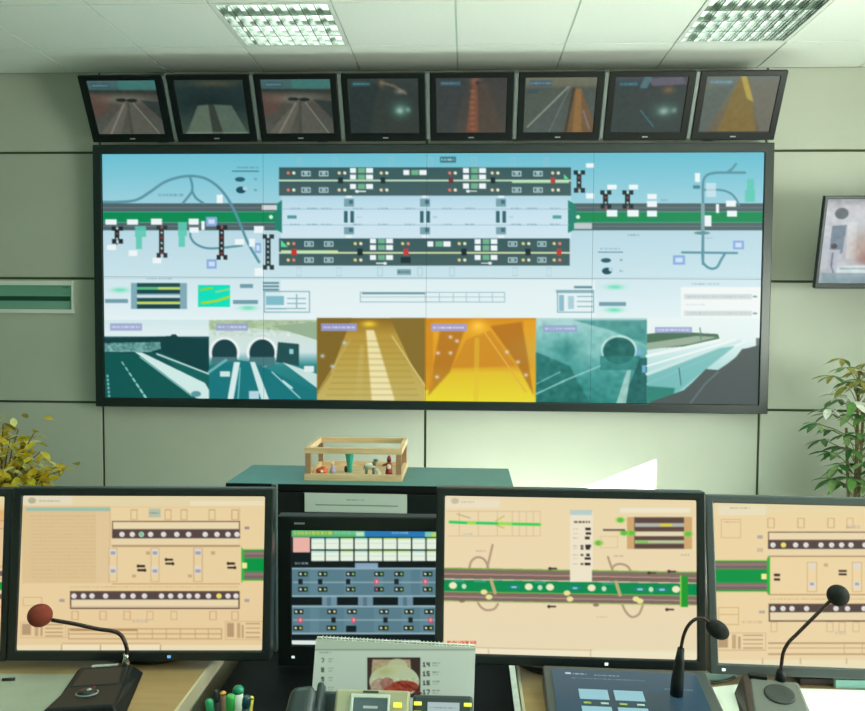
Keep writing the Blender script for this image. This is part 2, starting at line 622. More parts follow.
def troffer(c, r, label, fill_lamp):
    x0, y1 = OX + .6 * c, YA - .6 * r
    xm, ym = x0 + .3, y1 - .3
    tk = thing('ceiling_light', (xm, ym, CEIL), label, 'ceiling light', 'recessed ceiling lights')
    fr_ = MB()
    for a, b_, c_, d_ in ((-.298, .298, -.298, -.278), (-.298, .298, .278, .298), (-.298, -.278, -.278, .278), (.278, .298, -.278, .278)):
        fr_.box(xm + a, xm + b_, ym + c_, ym + d_, CEIL - .002, CEIL + .0048)
    fr_.build('frame', M_WHITE, tk)
    hz = MB().box(xm - .278, xm + .278, ym - .278, ym + .278, CEIL + .10, CEIL + .1005)
    hz.build('reflector', M_ALU, tk)
    # recess in the slab is not cut: the fitting is shallow, blades reach up to the reflector
    def blade(p0, p1, along_x):
        if along_x:
            prof = [(-.002, 0), (.002, 0), (.002, .046), (-.002, .046)]
        else:
            prof = [(-.0022, 0), (.0022, 0), (.0035, .014), (.0065, .030), (.011, .046), (-.011, .046), (-.0065, .030), (-.0035, .014)]
        mb_ = MB()
        n = len(prof)
        if along_x:
            v = [(p0[0], p0[1] + a, CEIL + b_) for a, b_ in prof] + [(p1[0], p1[1] + a, CEIL + b_) for a, b_ in prof]
        else:
            v = [(p0[0] + a, p0[1], CEIL + b_) for a, b_ in prof] + [(p1[0] + a, p1[1], CEIL + b_) for a, b_ in prof]
        f = [tuple(range(n)), tuple(range(n, 2 * n))] + [(i, (i + 1) % n, n + (i + 1) % n, n + i) for i in range(n)]
        mb_.add(v, f)
        return mb_
    for k in range(5):
        y = ym - .278 + k * .139
        blade((xm - .278, y), (xm + .278, y), True).build('cross_blade', M_ALU, tk, smooth=False)
    for k in range(9):
        x = xm - .278 + k * .0695
        blade((x, ym - .278), (x, ym + .278), False).build('long_blade', M_ALU, tk)
    for k in range(4):
        y = ym - .278 + .139 * (k + .5)
        MB().tube([(xm - .27, y, CEIL + .066), (xm + .27, y, CEIL + .066)], .013, 10).build('tube_lamp', M_TUBE, tk, smooth=True)
    if fill_lamp:
        a = area('fill_lamp', (xm, ym, CEIL - .012), (0, 0, -1), .54, .54, FILL_LAMP_W, (0.60, 1.0, 0.80))  # fill light of the unseen fittings, added to brighten the room
    return tk


# slab must leave room above the fittings: rebuild it as strips around the light openings
bpy.data.objects.remove(bpy.data.objects['ceiling'].copy())
sl = MB()
ycuts = sorted({YB - .1, D + .1} | {YA - .6 * r for _, r in LIGHTS} | {YA - .6 * (r + 1) for _, r in LIGHTS})
for ya, yb in zip(ycuts[:-1], ycuts[1:]):
    cs = sorted(c for c, r in LIGHTS if abs(YA - .6 * r - yb) < 1e-6)
    x = XL - .1
    for c in cs:
        sl.box(x, OX + .6 * c, ya, yb, CEIL + .005, CEIL + .1)
        x = OX + .6 * (c + 1)
    sl.box(x, XR + .1, ya, yb, CEIL + .005, CEIL + .1)
sl.box(XL - .1, XR + .1, YB - .1, D + .1, CEIL + .101, CEIL + .16)
me = bpy.data.meshes.new('ceiling')
me.from_pydata([tuple(p) for p in sl.v], [], sl.f)
me.materials.append(M_CGRID)
ce.data = me

troffer(-2, 0, 'louvred ceiling light above the third small screen from the left', False)
troffer(2, 0, 'louvred ceiling light above the second small screen from the right, brighter cells', False)
for (c, r), txt in zip(LIGHTS[2:], ('left one of the middle row, over the operator', 'right one of the middle row, over the operator', 'left one of the rear row', 'right one of the rear row')):
    troffer(c, r, 'added unseen louvred fill light, ' + txt, True)  # rows behind the camera, added to carry the fill lights

# ------------------------------------------------------------------ video wall
VX0, VX1, VZ0, VZ1, VY = -2.300, 1.806, 0.953, 2.5625, D - 0.12
vwall = thing('video_wall', ((VX0 + VX1) / 2, VY, VZ0), 'huge black framed video wall of eight joined displays with road diagram and camera pictures', 'video wall')
fb = .054
MB().ring(VX0, VX1, VZ0, VZ1, VX0 + fb, VX1 - fb, VZ0 + fb, VZ1 - fb, VY, VY + .05).build('frame', M_FRAME, vwall, .004)
MB().box(VX0 + .03, VX1 - .03, VY + .05, D, VZ0 + .03, VZ1 - .03).build('cabinet', M_BLACK, vwall)
MB().box(VX0 + .005, VX1 - .005, VY - .004, VY, VZ1 - .012, VZ1 - .004).build('top_strip', M_FRAME, vwall)


def cctv_label(C, x0, y0, x1, y1, seed=0, c=(150, 160, 205)):
    C.rect(x0, y0, x1, y1, c, .85)
    C.dashes(x0 + 2, x1 - 2, (y0 + y1) / 2, 2.0, (215, 222, 240), .9, seed)


def draw_video_wall():
    C = Canvas(92, 144, 776, 414, (200, 228, 236))
    # sky-blue panels, shading of each display
    for xa, xb in ((92, 262), (262, 595), (595, 776)):
        C.vgrad(xa, 144, xb, 282, [(152, (104, 190, 209)), (175, (126, 198, 214)), (200, (152, 206, 220)), (236, (186, 217, 228)), (278, (200, 226, 233))])
        C.vgrad(xa, 278, xb, 414, [(278, (206, 229, 235)), (300, (216, 235, 239)), (320, (226, 240, 242))])
    C.vgrad(281, 196, 571, 239, [(196, (178, 214, 228)), (215, (200, 226, 238)), (239, (206, 228, 238))])
    C.rect(281, 280, 595, 318, (232, 243, 243), .6)
    C.rect(92, 277.6, 776, 278.6, (170, 200, 210), .7)
    # road bands
    GB, GR = (78, 98, 102), (0, 138, 82)

    def bands(x0, x1, s=0):
        C.rect(x0, 203.4 + s, x1, 211.8 + s, GB)
        C.rect(x0, 207.2 + s, x1, 208 + s, (110, 138, 142))
        C.rect(x0, 212 + s, x1, 222.4 + s, GR)
        C.rect(x0, 222.6 + s, x1, 230.4 + s, GB)
        C.rect(x0, 226 + s, x1, 226.8 + s, (110, 138, 142))
    bands(92, 278)
    bands(572, 776)
    C.poly([(275, 205), (282, 200), (282, 233), (275, 229)], (30, 130, 110))
    C.poly([(568, 200), (576, 205), (576, 229), (568, 233)], (30, 130, 110))
    C.ell(271, 217, 2, 2, (220, 240, 230))
    C.ell(578, 217, 2, 2, (220, 240, 230))
    C.rect(262, 205, 277, 210, (235, 240, 240), .8)
    C.rect(574, 223, 592, 229, (235, 240, 240), .7)
    RC = (88, 146, 160)
    C.curve([(100, 202), (118, 202), (136, 200), (150, 192), (163, 183), (176, 178), (190, 176), (204, 178), (216, 185), (226, 196), (234, 210), (241, 226), (248, 243), (259, 262)], 2.6, RC)
    C.curve([(190, 177), (192, 184), (192, 191), (188, 197), (183, 203)], 2.4, RC)
    C.curve([(192, 191), (196, 198), (203, 203)], 2.4, RC)
    C.curve([(190, 231), (191, 238), (196, 244), (206, 248), (220, 248), (242, 245.5)], 2.2, RC)
    C.dashes(158, 183, 195, 2.4, (90, 140, 160), .6)
    C.rect(232, 170.6, 259, 171.6, (60, 110, 125))
    C.dashes(237, 259, 167.6, 1.6, (70, 120, 135), .6)
    for lx, ly in ((232, 171), (598, 252)):
        C.ell(lx + 8, ly + 8.4, 5, 2.3, (35, 90, 105))
        C.ell(lx + 9, ly + 19, 5, 3.4, (25, 75, 90))
        C.ell(lx + 13, ly + 17.5, 2.4, 2, (180, 210, 220))
        C.dashes(lx + 22, lx + 25, ly + 8, 2, (90, 140, 155))
        C.dashes(lx + 22, lx + 25, ly + 19, 2, (90, 140, 155))
    C.rect(598, 251.6, 623, 252.6, (90, 140, 155))
    C.dashes(600, 620, 248.6, 1.4, (110, 155, 170), .6)
    WB = (236, 244, 246)
    for x, y, w, h in ((111, 222, 11, 5.5), (132.5, 222, 11, 5.5), (156.5, 221.5, 11, 6), (193.5, 221.5, 10, 6), (194, 230, 9, 5.5), (111.5, 247.5, 9, 5),
                       (133, 253.2, 9, 5.5), (157, 260.5, 9, 5.5), (259, 229.6, 10, 7), (239.5, 242, 9, 6), (252, 242.5, 6, 8), (259, 272, 9, 8), (219.6, 199, 6, 9), (203, 225.5, 3, 9),
                       (612, 187, 9, 5), (633.5, 187, 9, 5), (612, 213.3, 11, 6.5), (633, 213.3, 11, 6.5), (652, 196.5, 9, 5), (652, 204, 10, 6), (652, 213.6, 10, 6), (708, 220.8, 7, 11),
                       (731, 203.6, 10, 6), (732, 213.8, 10, 6), (717.5, 208.5, 3, 9), (697.5, 177.5, 5, 9), (590, 165.5, 8, 4.5), (590, 196, 8, 5)):
        C.crect(x, y, w, h, WB)
    for x, y, w, h in ((211.5, 221.5, 11, 9), (211.5, 264, 10, 9), (258, 248, 6, 10), (679, 260, 12, 9), (738.5, 245, 11, 9)):
        C.crect(x, y, w, h, (136, 172, 222))
        C.crect(x, y, w * .6, h * .5, (205, 222, 242))
    for x0, y0, x1, y1 in ((135, 226, 146, 237), (136, 237, 142, 249), (178, 222, 187, 236), (178.5, 236, 185, 247), (745, 190, 755, 202), (747, 179, 754, 190)):
        C.rect(x0, y0, x1, y1, (92, 200, 178), .9)

    def gantry(x, y0, y1, c=(22, 40, 44), dot=(205, 60, 60)):
        C.crect(x - 3.6, y0 + 2.4, 4.4, 4.4, c)
        C.crect(x + 3.2, y0 + 2.4, 4.4, 4.4, c)
        C.rect(x - 3, y0 + 4, x + 2, y1 - 4, c)
        C.crect(x - 3.4, y1 - 2.6, 4.2, 4.6, c)
        C.crect(x + 3.4, y1 - 2.6, 4.2, 4.6, c)
        yy = y0 + 2.4
        while yy < y1:
            C.crect(x - .4, yy, 2, 2, dot if int(yy) % 2 else (215, 230, 225), .8)
            yy += 5.2
    gantry(117.5, 226, 244)
    gantry(162, 225, 258, (45, 55, 58))
    gantry(222, 225, 260, (35, 40, 44))
    gantry(268.5, 234, 270, (40, 56, 62), (200, 225, 232))
    gantry(606, 190, 209)
    gantry(628, 190, 209)
    gantry(579.5, 170, 193)
    # lower left status boxes
    C.rect(131, 283, 187, 309, (128, 168, 182))
    for y0, y1, c in ((283, 287, (28, 76, 80)), (287, 289.6, (190, 214, 110)), (289.8, 293.6, (24, 70, 76)), (295, 297.6, (205, 222, 228)), (298, 301.6, (28, 76, 80)), (301.6, 304, (206, 216, 96)), (304.2, 308.6, (20, 66, 72))):
        C.rect(137, y0, 180, y1, c)
    C.rect(137, 287, 158, 289.6, (90, 190, 130))
    C.rect(198, 285, 230, 307, (8, 222, 190))
    C.line([(200, 290), (212, 288)], 2, (140, 210, 40))
    C.line([(202, 303), (216, 301), (229, 297)], 2.4, (170, 215, 30))
    C.line([(216, 292), (229, 289)], 1.6, (150, 220, 120))
    for x, y in ((120, 290), (248, 308), (615, 287), (614, 310)):
        C.ell(x, y, 8, 2.2, (96, 222, 176), .9, 1)
    for x0, x1, y in ((105, 128, 301), (233, 258, 302), (240, 253, 286), (599, 626, 304)):
        C.rect(x0, y - 2, x1, y + 2, (112, 156, 170))
    C.dashes(146, 172, 278.6, 1.4, (120, 160, 172), .7)
    # centre road blocks
    for (y0, y1, ym, x1) in ((167.4, 195.6, 180.4, 571), (238.2, 265.8, 252.8, 569.6)):
        C.vgrad(279, y0, x1, y1, [(y0, (52, 88, 92)), (y1, (66, 94, 96))])
        C.rect(279, ym - .8, x1, ym + .8, (196, 226, 190))
    C.rect(281, 250.4, 338, 252, (200, 226, 170))
    C.rect(512, 181.4, 569, 183, (170, 220, 170))
    C.rect(330, 252.6, 569, 253.8, (226, 222, 150))
    for x in (291, 342, 384, 452.5, 495, 555.5):
        for y in (173, 190):
            C.ell(x - 2.8, y, 1.6, 1.6, (232, 120, 96) if x in (291, 452.5) else (232, 214, 170))
            C.ell(x + 2.8, y, 1.6, 1.6, (236, 236, 205))
    for x, c in ((340.5, (20, 44, 48)), (383, (20, 44, 48)), (451, (110, 50, 54)), (493, (18, 40, 44)), (553, (180, 60, 60))):
        C.crect(x, 180.5, 5, 6, c)
    for x in (291, 358, 405.5, 462, 526, 557):
        for y in (243.6, 260):
            C.ell(x - 2.8, y, 1.6, 1.6, (232, 210, 120))
            C.ell(x + 2.8, y, 1.6, 1.6, (232, 130, 110) if x in (291, 405.5, 557) else (236, 232, 200))
    for x, c in ((294, (190, 52, 52)), (360, (18, 40, 44)), (406, (190, 60, 60)), (464, (18, 40, 44)), (528, (18, 40, 44)), (559, (185, 55, 55))):
        C.crect(x, 252, 5, 6.5, c)
    C.crect(405.5, 260, 10, 6, (20, 44, 48))

    def bow(x, y):
        C.frame(x - 4.6, y - 2.6, x + 4.6, y + 2.6, (190, 214, 218), .9)
        C.crect(x, y, 4, 3, (150, 185, 190))
    for x in (306, 323.7, 516.6, 538):
        bow(x, 173.6)
        bow(x, 190)
    for x in (309, 328.6, 512.7, 541.8):
        bow(x, 244)
        bow(x, 260)

    def group(x, y, rows):
        for r in range(rows):
            C.crect(x - 8.5, y + r * 6.6, 6, 5, WB)
            C.crect(x, y + r * 6.6, 7, 5, (110, 176, 140))
            C.crect(x + 8, y + r * 6.6, 7, 5, WB)
    group(361.5, 170.4, 2)
    group(361.5, 186.4, 1)
    group(474.5, 170.4, 2)
    group(474.5, 186, 1)
    group(415, 172.6, 1)
    group(381.5, 241, 2)
    group(381.5, 257.6, 1)
    group(486, 241.4, 2)
    group(486, 257.6, 1)
    group(439, 244, 1)
    for x, y, d in ((361, 191.4, -1), (472, 191.2, -1), (381, 263.4, 1), (486, 263.2, 1)):
        C.rect(x - 5, y - .6, x + 5, y + .6, (225, 238, 236))
        C.ell(x + d * 4, y, 2, 1.5, (225, 238, 236))
    C.poly([(281, 247), (281, 240), (288, 247)], (90, 220, 150))
    C.poly([(564, 174), (569, 179), (564, 179)], (90, 220, 150))
    # cross passages
    for y in (208.6, 224.6):
        C.rect(281, y, 570, y + .7, (140, 175, 190), .8)
        for k, x in enumerate((295, 312, 326, 358, 383, 410, 447, 470, 516, 532, 555)):
            C.dashes(x - 5, x + 5, y, 1.8, (110, 150, 168), .6, k)
    for x in (349, 425, 501):
        C.rect(x - 5, 198.6, x + 5, 206.6, (120, 160, 172))
        C.crect(x + 2, 202, 4, 4, (60, 110, 122))
        C.rect(x - 5, 211, x - 1.4, 222.6, (48, 98, 108))
        C.rect(x + 1.4, 211, x + 5, 222.6, (48, 98, 108))
        C.rect(x - 5, 227, x + 5, 234.4, (120, 160, 172))
        C.crect(x + 2, 230, 4, 4, (60, 110, 122))
        C.crect(x, 196.6, 6, 2, WB)
        C.crect(x, 236.6, 6, 2, WB)
        C.dashes(x + 8, x + 13, 217, 2, (140, 180, 195), .5)
    C.crect(292, 217, 9, 3, (80, 150, 160))
    C.crect(557, 217, 9, 3, (80, 160, 150))
    for x in (299, 335, 391, 430, 474, 513, 546):
        C.frame(x - 2.5, 157.5, x + 2.5, 166, (146, 192, 204), .7)
    for x in (299, 339, 380, 420, 452, 515, 549):
        C.frame(x - 2.5, 267.5, x + 2.5, 276, (166, 196, 206), .6)
    C.crect(448, 159.6, 16, 6, (56, 116, 130))
    C.dashes(441, 455, 159.6, 2, (170, 205, 215))
    C.crect(404, 272, 14, 6, (130, 168, 176))
    C.dashes(398, 410, 272, 2, (70, 110, 120))
    # lower centre legends
    for x0 in (264, 557):
        C.frame(x0, 291, x0 + 46 if x0 < 300 else x0 + 37, 312.6, (120, 170, 182), .9)
    for k in range(3):
        C.rect(263, 282 + k * 3.4, 279, 284 + k * 3.4, (96, 140, 150))
    C.rect(266, 296, 284, 305, (126, 186, 200))
    for y in (299, 304, 309):
        C.rect(287, y - 1, 306, y, (126, 172, 184))
        C.rect(577, y - 3, 593, y - 2, (126, 172, 184))
    C.rect(296, 294, 297.4, 309, (140, 180, 190))
    C.rect(266, 308, 287, 309.4, (126, 172, 184))
    C.rect(559, 295, 564, 311, (140, 186, 198))
    C.rect(568, 296, 574, 309, (170, 205, 214))
    C.rect(574, 286, 592, 288.4, (96, 140, 150))
    C.rect(556, 290, 594, 293, (130, 172, 184))
    C.frame(360, 292, 505, 302.4, (130, 172, 182), .8)
    C.rect(360, 296.6, 505, 297.4, (150, 186, 194))
    C.rect(362, 292.4, 425, 294.2, (110, 150, 160))
    for x in (425, 439, 453, 466, 479, 492):
        C.rect(x, 292, x + .7, 302, (150, 186, 194))
    # right-hand ramps
    C.curve([(703, 270 - 6), (703, 240), (703, 205), (703, 184), (706, 176), (714, 173), (728, 172.6), (745, 172.6)], 2.4, RC)
    C.line([(727, 172.4), (732, 169), (736, 164)], 2.2, RC)
    C.curve([(703, 190), (720, 190), (730, 193), (736, 199), (739, 205)], 2, RC)
    C.curve([(703, 232), (702.6, 258), (705, 265), (711, 268.6), (717, 267), (721, 260), (725, 253.6)], 2.4, RC)
    C.line([(682, 252.4), (737, 253)], 2.2, RC)
    C.crect(711, 190, 10, 14, (214, 232, 238), .7)
    C.rect(701, 203, 704.6, 231, (128, 168, 172))
    C.dashes(704, 714, 238, 1.6, (140, 176, 188), .7)
    C.dashes(628, 640, 235, 1.8, (130, 170, 184), .8)
    C.dashes(661, 668, 200, 2, (110, 160, 175), .7)
    C.crect(696.5, 187, 7, 3, (70, 130, 145))
    C.ell(702, 233, 8, 1.6, (96, 146, 150))
    # lower right panel
    C.rect(681, 287, 763, 318, (240, 245, 242), .9)
    for y in (296.6, 313.4):
        C.rect(684, y - 2.6, 752, y + 2.6, (210, 220, 220))
        C.dashes(687, 750, y, 2, (186, 200, 204), .9)
        C.ell(755, y, 2.4, 1, (120, 160, 170))
    C.dashes(692, 720, 284, 1.8, (160, 190, 200), .8)
    C.dashes(686, 705, 304.6, 1.4, (200, 212, 214), .8)
    # camera pictures
    # 1 motorway under a bridge
    C.vgrad(92, 320, 209, 414, [(320, (206, 230, 231)), (336, (224, 238, 238)), (337, (22, 78, 84)), (398, (10, 84, 78))])
    C.poly([(92, 339), (130, 337.5), (170, 336), (172, 334.5), (176, 334.5), (178, 337), (209, 339.5), (209, 374), (160, 352), (92, 354)], (10, 62, 64))
    C.poly([(100, 343), (160, 342), (161, 349), (150, 352), (100, 352)], (96, 150, 146))
    C.noise(103, 342, 161, 352, 22, 2.0, 3)
    C.poly([(92, 353), (138, 353), (200, 404), (92, 404)], (8, 84, 80))
    C.poly([(160, 353), (209, 375), (209, 398)], (16, 96, 92))
    C.poly([(135, 352), (142, 352.5), (205, 383), (209, 390), (209, 403), (196, 398)], (206, 232, 228))
    C.line([(140, 357), (192, 396)], 1, (150, 205, 198))
    C.line([(157, 354), (209, 374)], 1.6, (190, 220, 214))
    for k in range(7):
        t_ = k / 6
        C.line([(122 + 22 * t_, 362 + 33 * t_), (124 + 22 * t_, 365 + 33 * t_)], 1.2 + t_, (150, 210, 200))
    for y in range(376, 398, 4):
        C.ell(107.5 + (y - 376) * .08, y, 1.2, 1.4, (120, 190, 180))
    C.ell(196, 394, 5, 3, (90, 150, 160))
    cctv_label(C, 110, 323.5, 142, 330.5, 1)
    # 2 twin tunnel mouths
    C.vgrad(209, 320, 317, 414, [(320, (180, 206, 180)), (334, (206, 224, 216)), (352, (206, 226, 226)), (366, (40, 132, 134)), (401, (14, 112, 116))])
    C.poly([(209, 320), (317, 320), (317, 336), (285, 331), (240, 327), (209, 330)], (168, 192, 156))
    C.noise(209, 320, 317, 336, 10, 3, 5)
    C.poly([(270, 326), (317, 322), (317, 340)], (150, 176, 146))
    for cx in (224.5, 262):
        C.ell(cx, 352, 15.5, 15, (234, 242, 240))
        C.ell(cx, 353, 12.6, 13.6, (22, 62, 68))
        C.rect(cx - 13, 357, cx + 13, 366, (70, 120, 124))
    C.poly([(209, 366), (238, 360), (252, 362), (317, 392), (317, 402), (209, 402)], (18, 116, 122))
    C.poly([(234, 362), (240, 362), (233, 402), (227, 402)], (212, 234, 232))
    C.poly([(250, 362), (255, 362), (270, 402), (262, 402)], (206, 230, 228))
    C.poly([(278, 342), (299, 344), (299, 366), (276, 362)], (30, 78, 80))
    C.crect(291.5, 351.5, 4, 5, (150, 205, 215))
    C.line([(209, 372), (226, 360)], 2.6, (110, 180, 180))
    C.line([(240, 368), (238, 400)], 1.4, (110, 190, 190))
    C.line([(272, 372), (300, 398)], 1.2, (170, 215, 212))
    C.poly([(282, 362), (317, 374), (317, 388)], (196, 222, 220))
    C.crect(225, 374, 10, 5, (206, 228, 226))
    C.crect(254, 395, 10, 8, (180, 212, 220))
    C.crect(309, 369, 10, 6, (222, 234, 232))
    C.line([(283, 381), (292, 388)], 2, (190, 225, 220))
    cctv_label(C, 216, 323.5, 248, 330.5, 2)
    # 3 olive lit tunnel
    C.vgrad(317, 318, 426, 414, [(318, (136, 102, 28)), (335, (182, 148, 58)), (360, (186, 160, 72)), (402, (194, 178, 100))])
    C.poly([(317, 318), (352, 318), (330, 375), (317, 395)], (128, 102, 36), 1, 1)
    C.poly([(390, 318), (426, 318), (426, 385), (412, 366)], (132, 108, 40), 1, 1)
    C.poly([(366, 330), (374, 330), (396, 404), (372, 404)], (240, 230, 178), .9, 2)
    C.poly([(360, 345), (364, 345), (362, 404), (354, 404)], (196, 178, 100), .6, 1.5)
    C.ell(369, 324, 7, 3, (250, 214, 60), .9, 1)
    for y in range(340, 402, 6):
        C.rect(345 - (y - 340) * .35, y, 400 + (y - 340) * .35, y + 2, (150, 124, 50), .25)
    C.line([(392, 336), (425, 386)], 1.4, (206, 192, 120))
    C.line([(350, 340), (318, 392)], 1.2, (196, 178, 100), .7)
    for x, y in ((344.5, 343), (332.5, 366.5), (322.5, 356)):
        C.ell(x, y, 2, 1.8, (186, 206, 226), .95, 1)
    cctv_label(C, 321, 323.5, 357, 331, 3, (152, 156, 222))
    # 4 amber tunnel
    C.vgrad(425, 318, 536, 414, [(318, (212, 138, 14)), (330, (228, 164, 30)), (366, (216, 152, 30)), (373, (224, 192, 40)), (403, (232, 218, 50))])
    C.poly([(440, 330), (466, 326), (450, 372), (428, 396)], (170, 108, 26), .75, 3)
    C.poly([(490, 326), (522, 322), (534, 396), (516, 362)], (172, 104, 16), .8, 3)
    C.poly([(466, 340), (490, 330), (516, 366), (452, 368)], (202, 136, 28), .8, 2.5)
    C.rect(425, 320, 433, 390, (206, 136, 22), .8)
    C.poly([(524, 320), (536, 320), (536, 400), (532, 380)], (226, 160, 24), .8, 1)
    C.ell(478, 326, 8, 6, (255, 200, 70), .9, 1)
    C.line([(483, 330), (526, 392)], 1.4, (230, 170, 60))
    C.line([(477, 340), (476, 402)], 5, (226, 190, 50), .5)
    for x, y in ((450.5, 337), (457, 341), (438, 353), (450.5, 353), (437, 377), (507, 352), (518, 362), (526, 375)):
        C.ell(x, y, 1.8, 1.6, (226, 220, 224), .95, 1)
    cctv_label(C, 431, 323.5, 467, 331.5, 4, (160, 156, 216))
    # 5 foggy portal
    C.vgrad(536, 318, 647, 414, [(318, (180, 216, 216)), (334, (128, 192, 188)), (360, (70, 156, 152)), (404, (40, 134, 126))])
    C.ell(590, 350, 50, 16, (150, 206, 200), .6, 1)
    C.poly([(536, 352), (570, 366), (590, 404), (536, 404)], (22, 104, 98), .8, 2)
    C.poly([(572, 320), (647, 320), (647, 345), (610, 330)], (46, 132, 126), .7, 2)
    C.ell(566, 350, 16, 14, (24, 118, 112), .7, .7)
    C.ell(619, 350, 18, 15, (180, 220, 214))
    C.ell(619, 351, 16, 13.6, (22, 100, 96))
    C.rect(600, 356, 640, 370, (36, 124, 118), .8)
    C.poly([(640, 358), (647, 358), (647, 404), (622, 404)], (16, 92, 90), .9)
    C.poly([(627, 370), (631, 370), (626, 404), (616, 404)], (180, 216, 206), .8, .6)
    C.line([(536, 394), (566, 380), (600, 366)], 1.5, (130, 196, 190))
    C.line([(536, 384), (560, 372)], 1.2, (110, 184, 178))
    C.crect(639, 352, 4, 7, (110, 170, 210))
    C.crect(644, 369, 4, 7, (110, 170, 210))
    C.noise(536, 320, 647, 404, 7, 4, 9)
    cctv_label(C, 543, 325.5, 577, 332, 5)
    # 6 bright open road
    C.vgrad(647, 318, 776, 414, [(318, (230, 242, 240)), (340, (226, 240, 238)), (360, (190, 226, 224)), (404, (130, 196, 192))])
    C.poly([(647, 334), (672, 331), (700, 333), (718, 334), (720, 340), (690, 346), (647, 349)], (70, 110, 84))
    C.poly([(647, 343), (696, 336), (718, 337), (690, 344), (647, 350)], (150, 172, 150))
    C.line([(647, 356), (720, 340)], 3, (236, 244, 240))
    C.line([(647, 366), (735, 340)], 1.6, (240, 246, 244))
    C.line([(647, 374), (740, 341)], 3, (206, 230, 226))
    C.line([(647, 384), (745, 342)], 1.2, (236, 246, 244))
    C.poly([(647, 376), (720, 348), (735, 346), (675, 394), (647, 398)], (104, 180, 178), .8, 1)
    C.line([(679, 368), (681, 385)], .9, (50, 96, 100))
    C.line([(700, 328), (701, 340)], 1.2, (90, 140, 120))
    C.poly([(647, 386), (675, 388), (672, 400), (647, 404)], (20, 116, 100), .8, 1)
    cctv_label(C, 655, 327, 692, 333, 6, (150, 158, 206))
    C.poly([(776, 330), (761, 334), (759, 345), (748, 348), (742, 349), (736, 357), (727, 364), (718, 370), (706, 369), (694, 381), (684, 390), (676, 393), (650, 402), (650, 414), (776, 414)], (74, 84, 84), 1, .3)
    C.line([(690, 404), (705, 384), (718, 372)], 1.6, (106, 132, 142), .7)
    C.rect(756, 338, 761, 404, (66, 84, 82), .8)
    return C.finish(2)


CW = draw_video_wall()
AX0, AX1, AZ0, AZ1 = VX0 + fb + .001, VX1 - fb - .001, VZ0 + fb + .001, VZ1 - fb - .001

for j in range(2):
    for i in range(4):
        u0, u1, v0, v1 = i / 4, (i + 1) / 4, j / 2, (j + 1) / 2
        e = .0008
        picture('display', vwall, Matrix.Identity(4), AX0 + (AX1 - AX0) * u0 + e, AX0 + (AX1 - AX0) * u1 - e,
                AZ1 - (AZ1 - AZ0) * v1 + e, AZ1 - (AZ1 - AZ0) * v0 - e, CW, None, M_SCREEN, 1.15, VY + .012)
MB().box(AX0, AX1, VY + .0125, VY + .05, AZ0, AZ1).build('backplate', M_BLACK, vwall)

# ------------------------------------------------------------------ row of eight small screens above it
TILT = math.radians(29)
rack = thing('screen_rack', (-0.245, 4.72, VZ1), 'long grey and black bracket rack holding the eight small tilted screens', 'rack')
RB = Vector((0, 4.685, 2.572))     # bottom front line of the row


def rack_m(x):
    # local x right, local z up the tilted face, local y away from the viewer
    return Matrix.Translation((x, RB.y, RB.z)) @ Matrix.Rotation(TILT, 4, 'X')


seps = [-2.287, -1.774, -1.262, -0.750, -0.238, 0.274, 0.786, 1.298, 1.795]
HH = .392
mb = MB(rack_m(0)).box(-2.28, 1.79, .085, .105, .05, .09)
mb.build('lower_rail', M_BLACK, rack)
MB(rack_m(0)).box(-2.28, 1.79, .085, .105, .28, .32).build('upper_rail', M_BLACK, rack)
for x in seps[1:-1]:
    MB(rack_m(x)).box(-.011, .011, .004, .084, .012, HH - .004).build('post', M_POST, rack, .002)
for x in (-1.9, -.9, .3, 1.45):
    MB().box(x - .03, x + .03, 4.76, D, 2.60, 2.63).build('bracket', M_BLACK, rack)
    MB(rack_m(x)).box(-.02, .02, .105, .125, .02, .34).build('bracket', M_BLACK, rack)


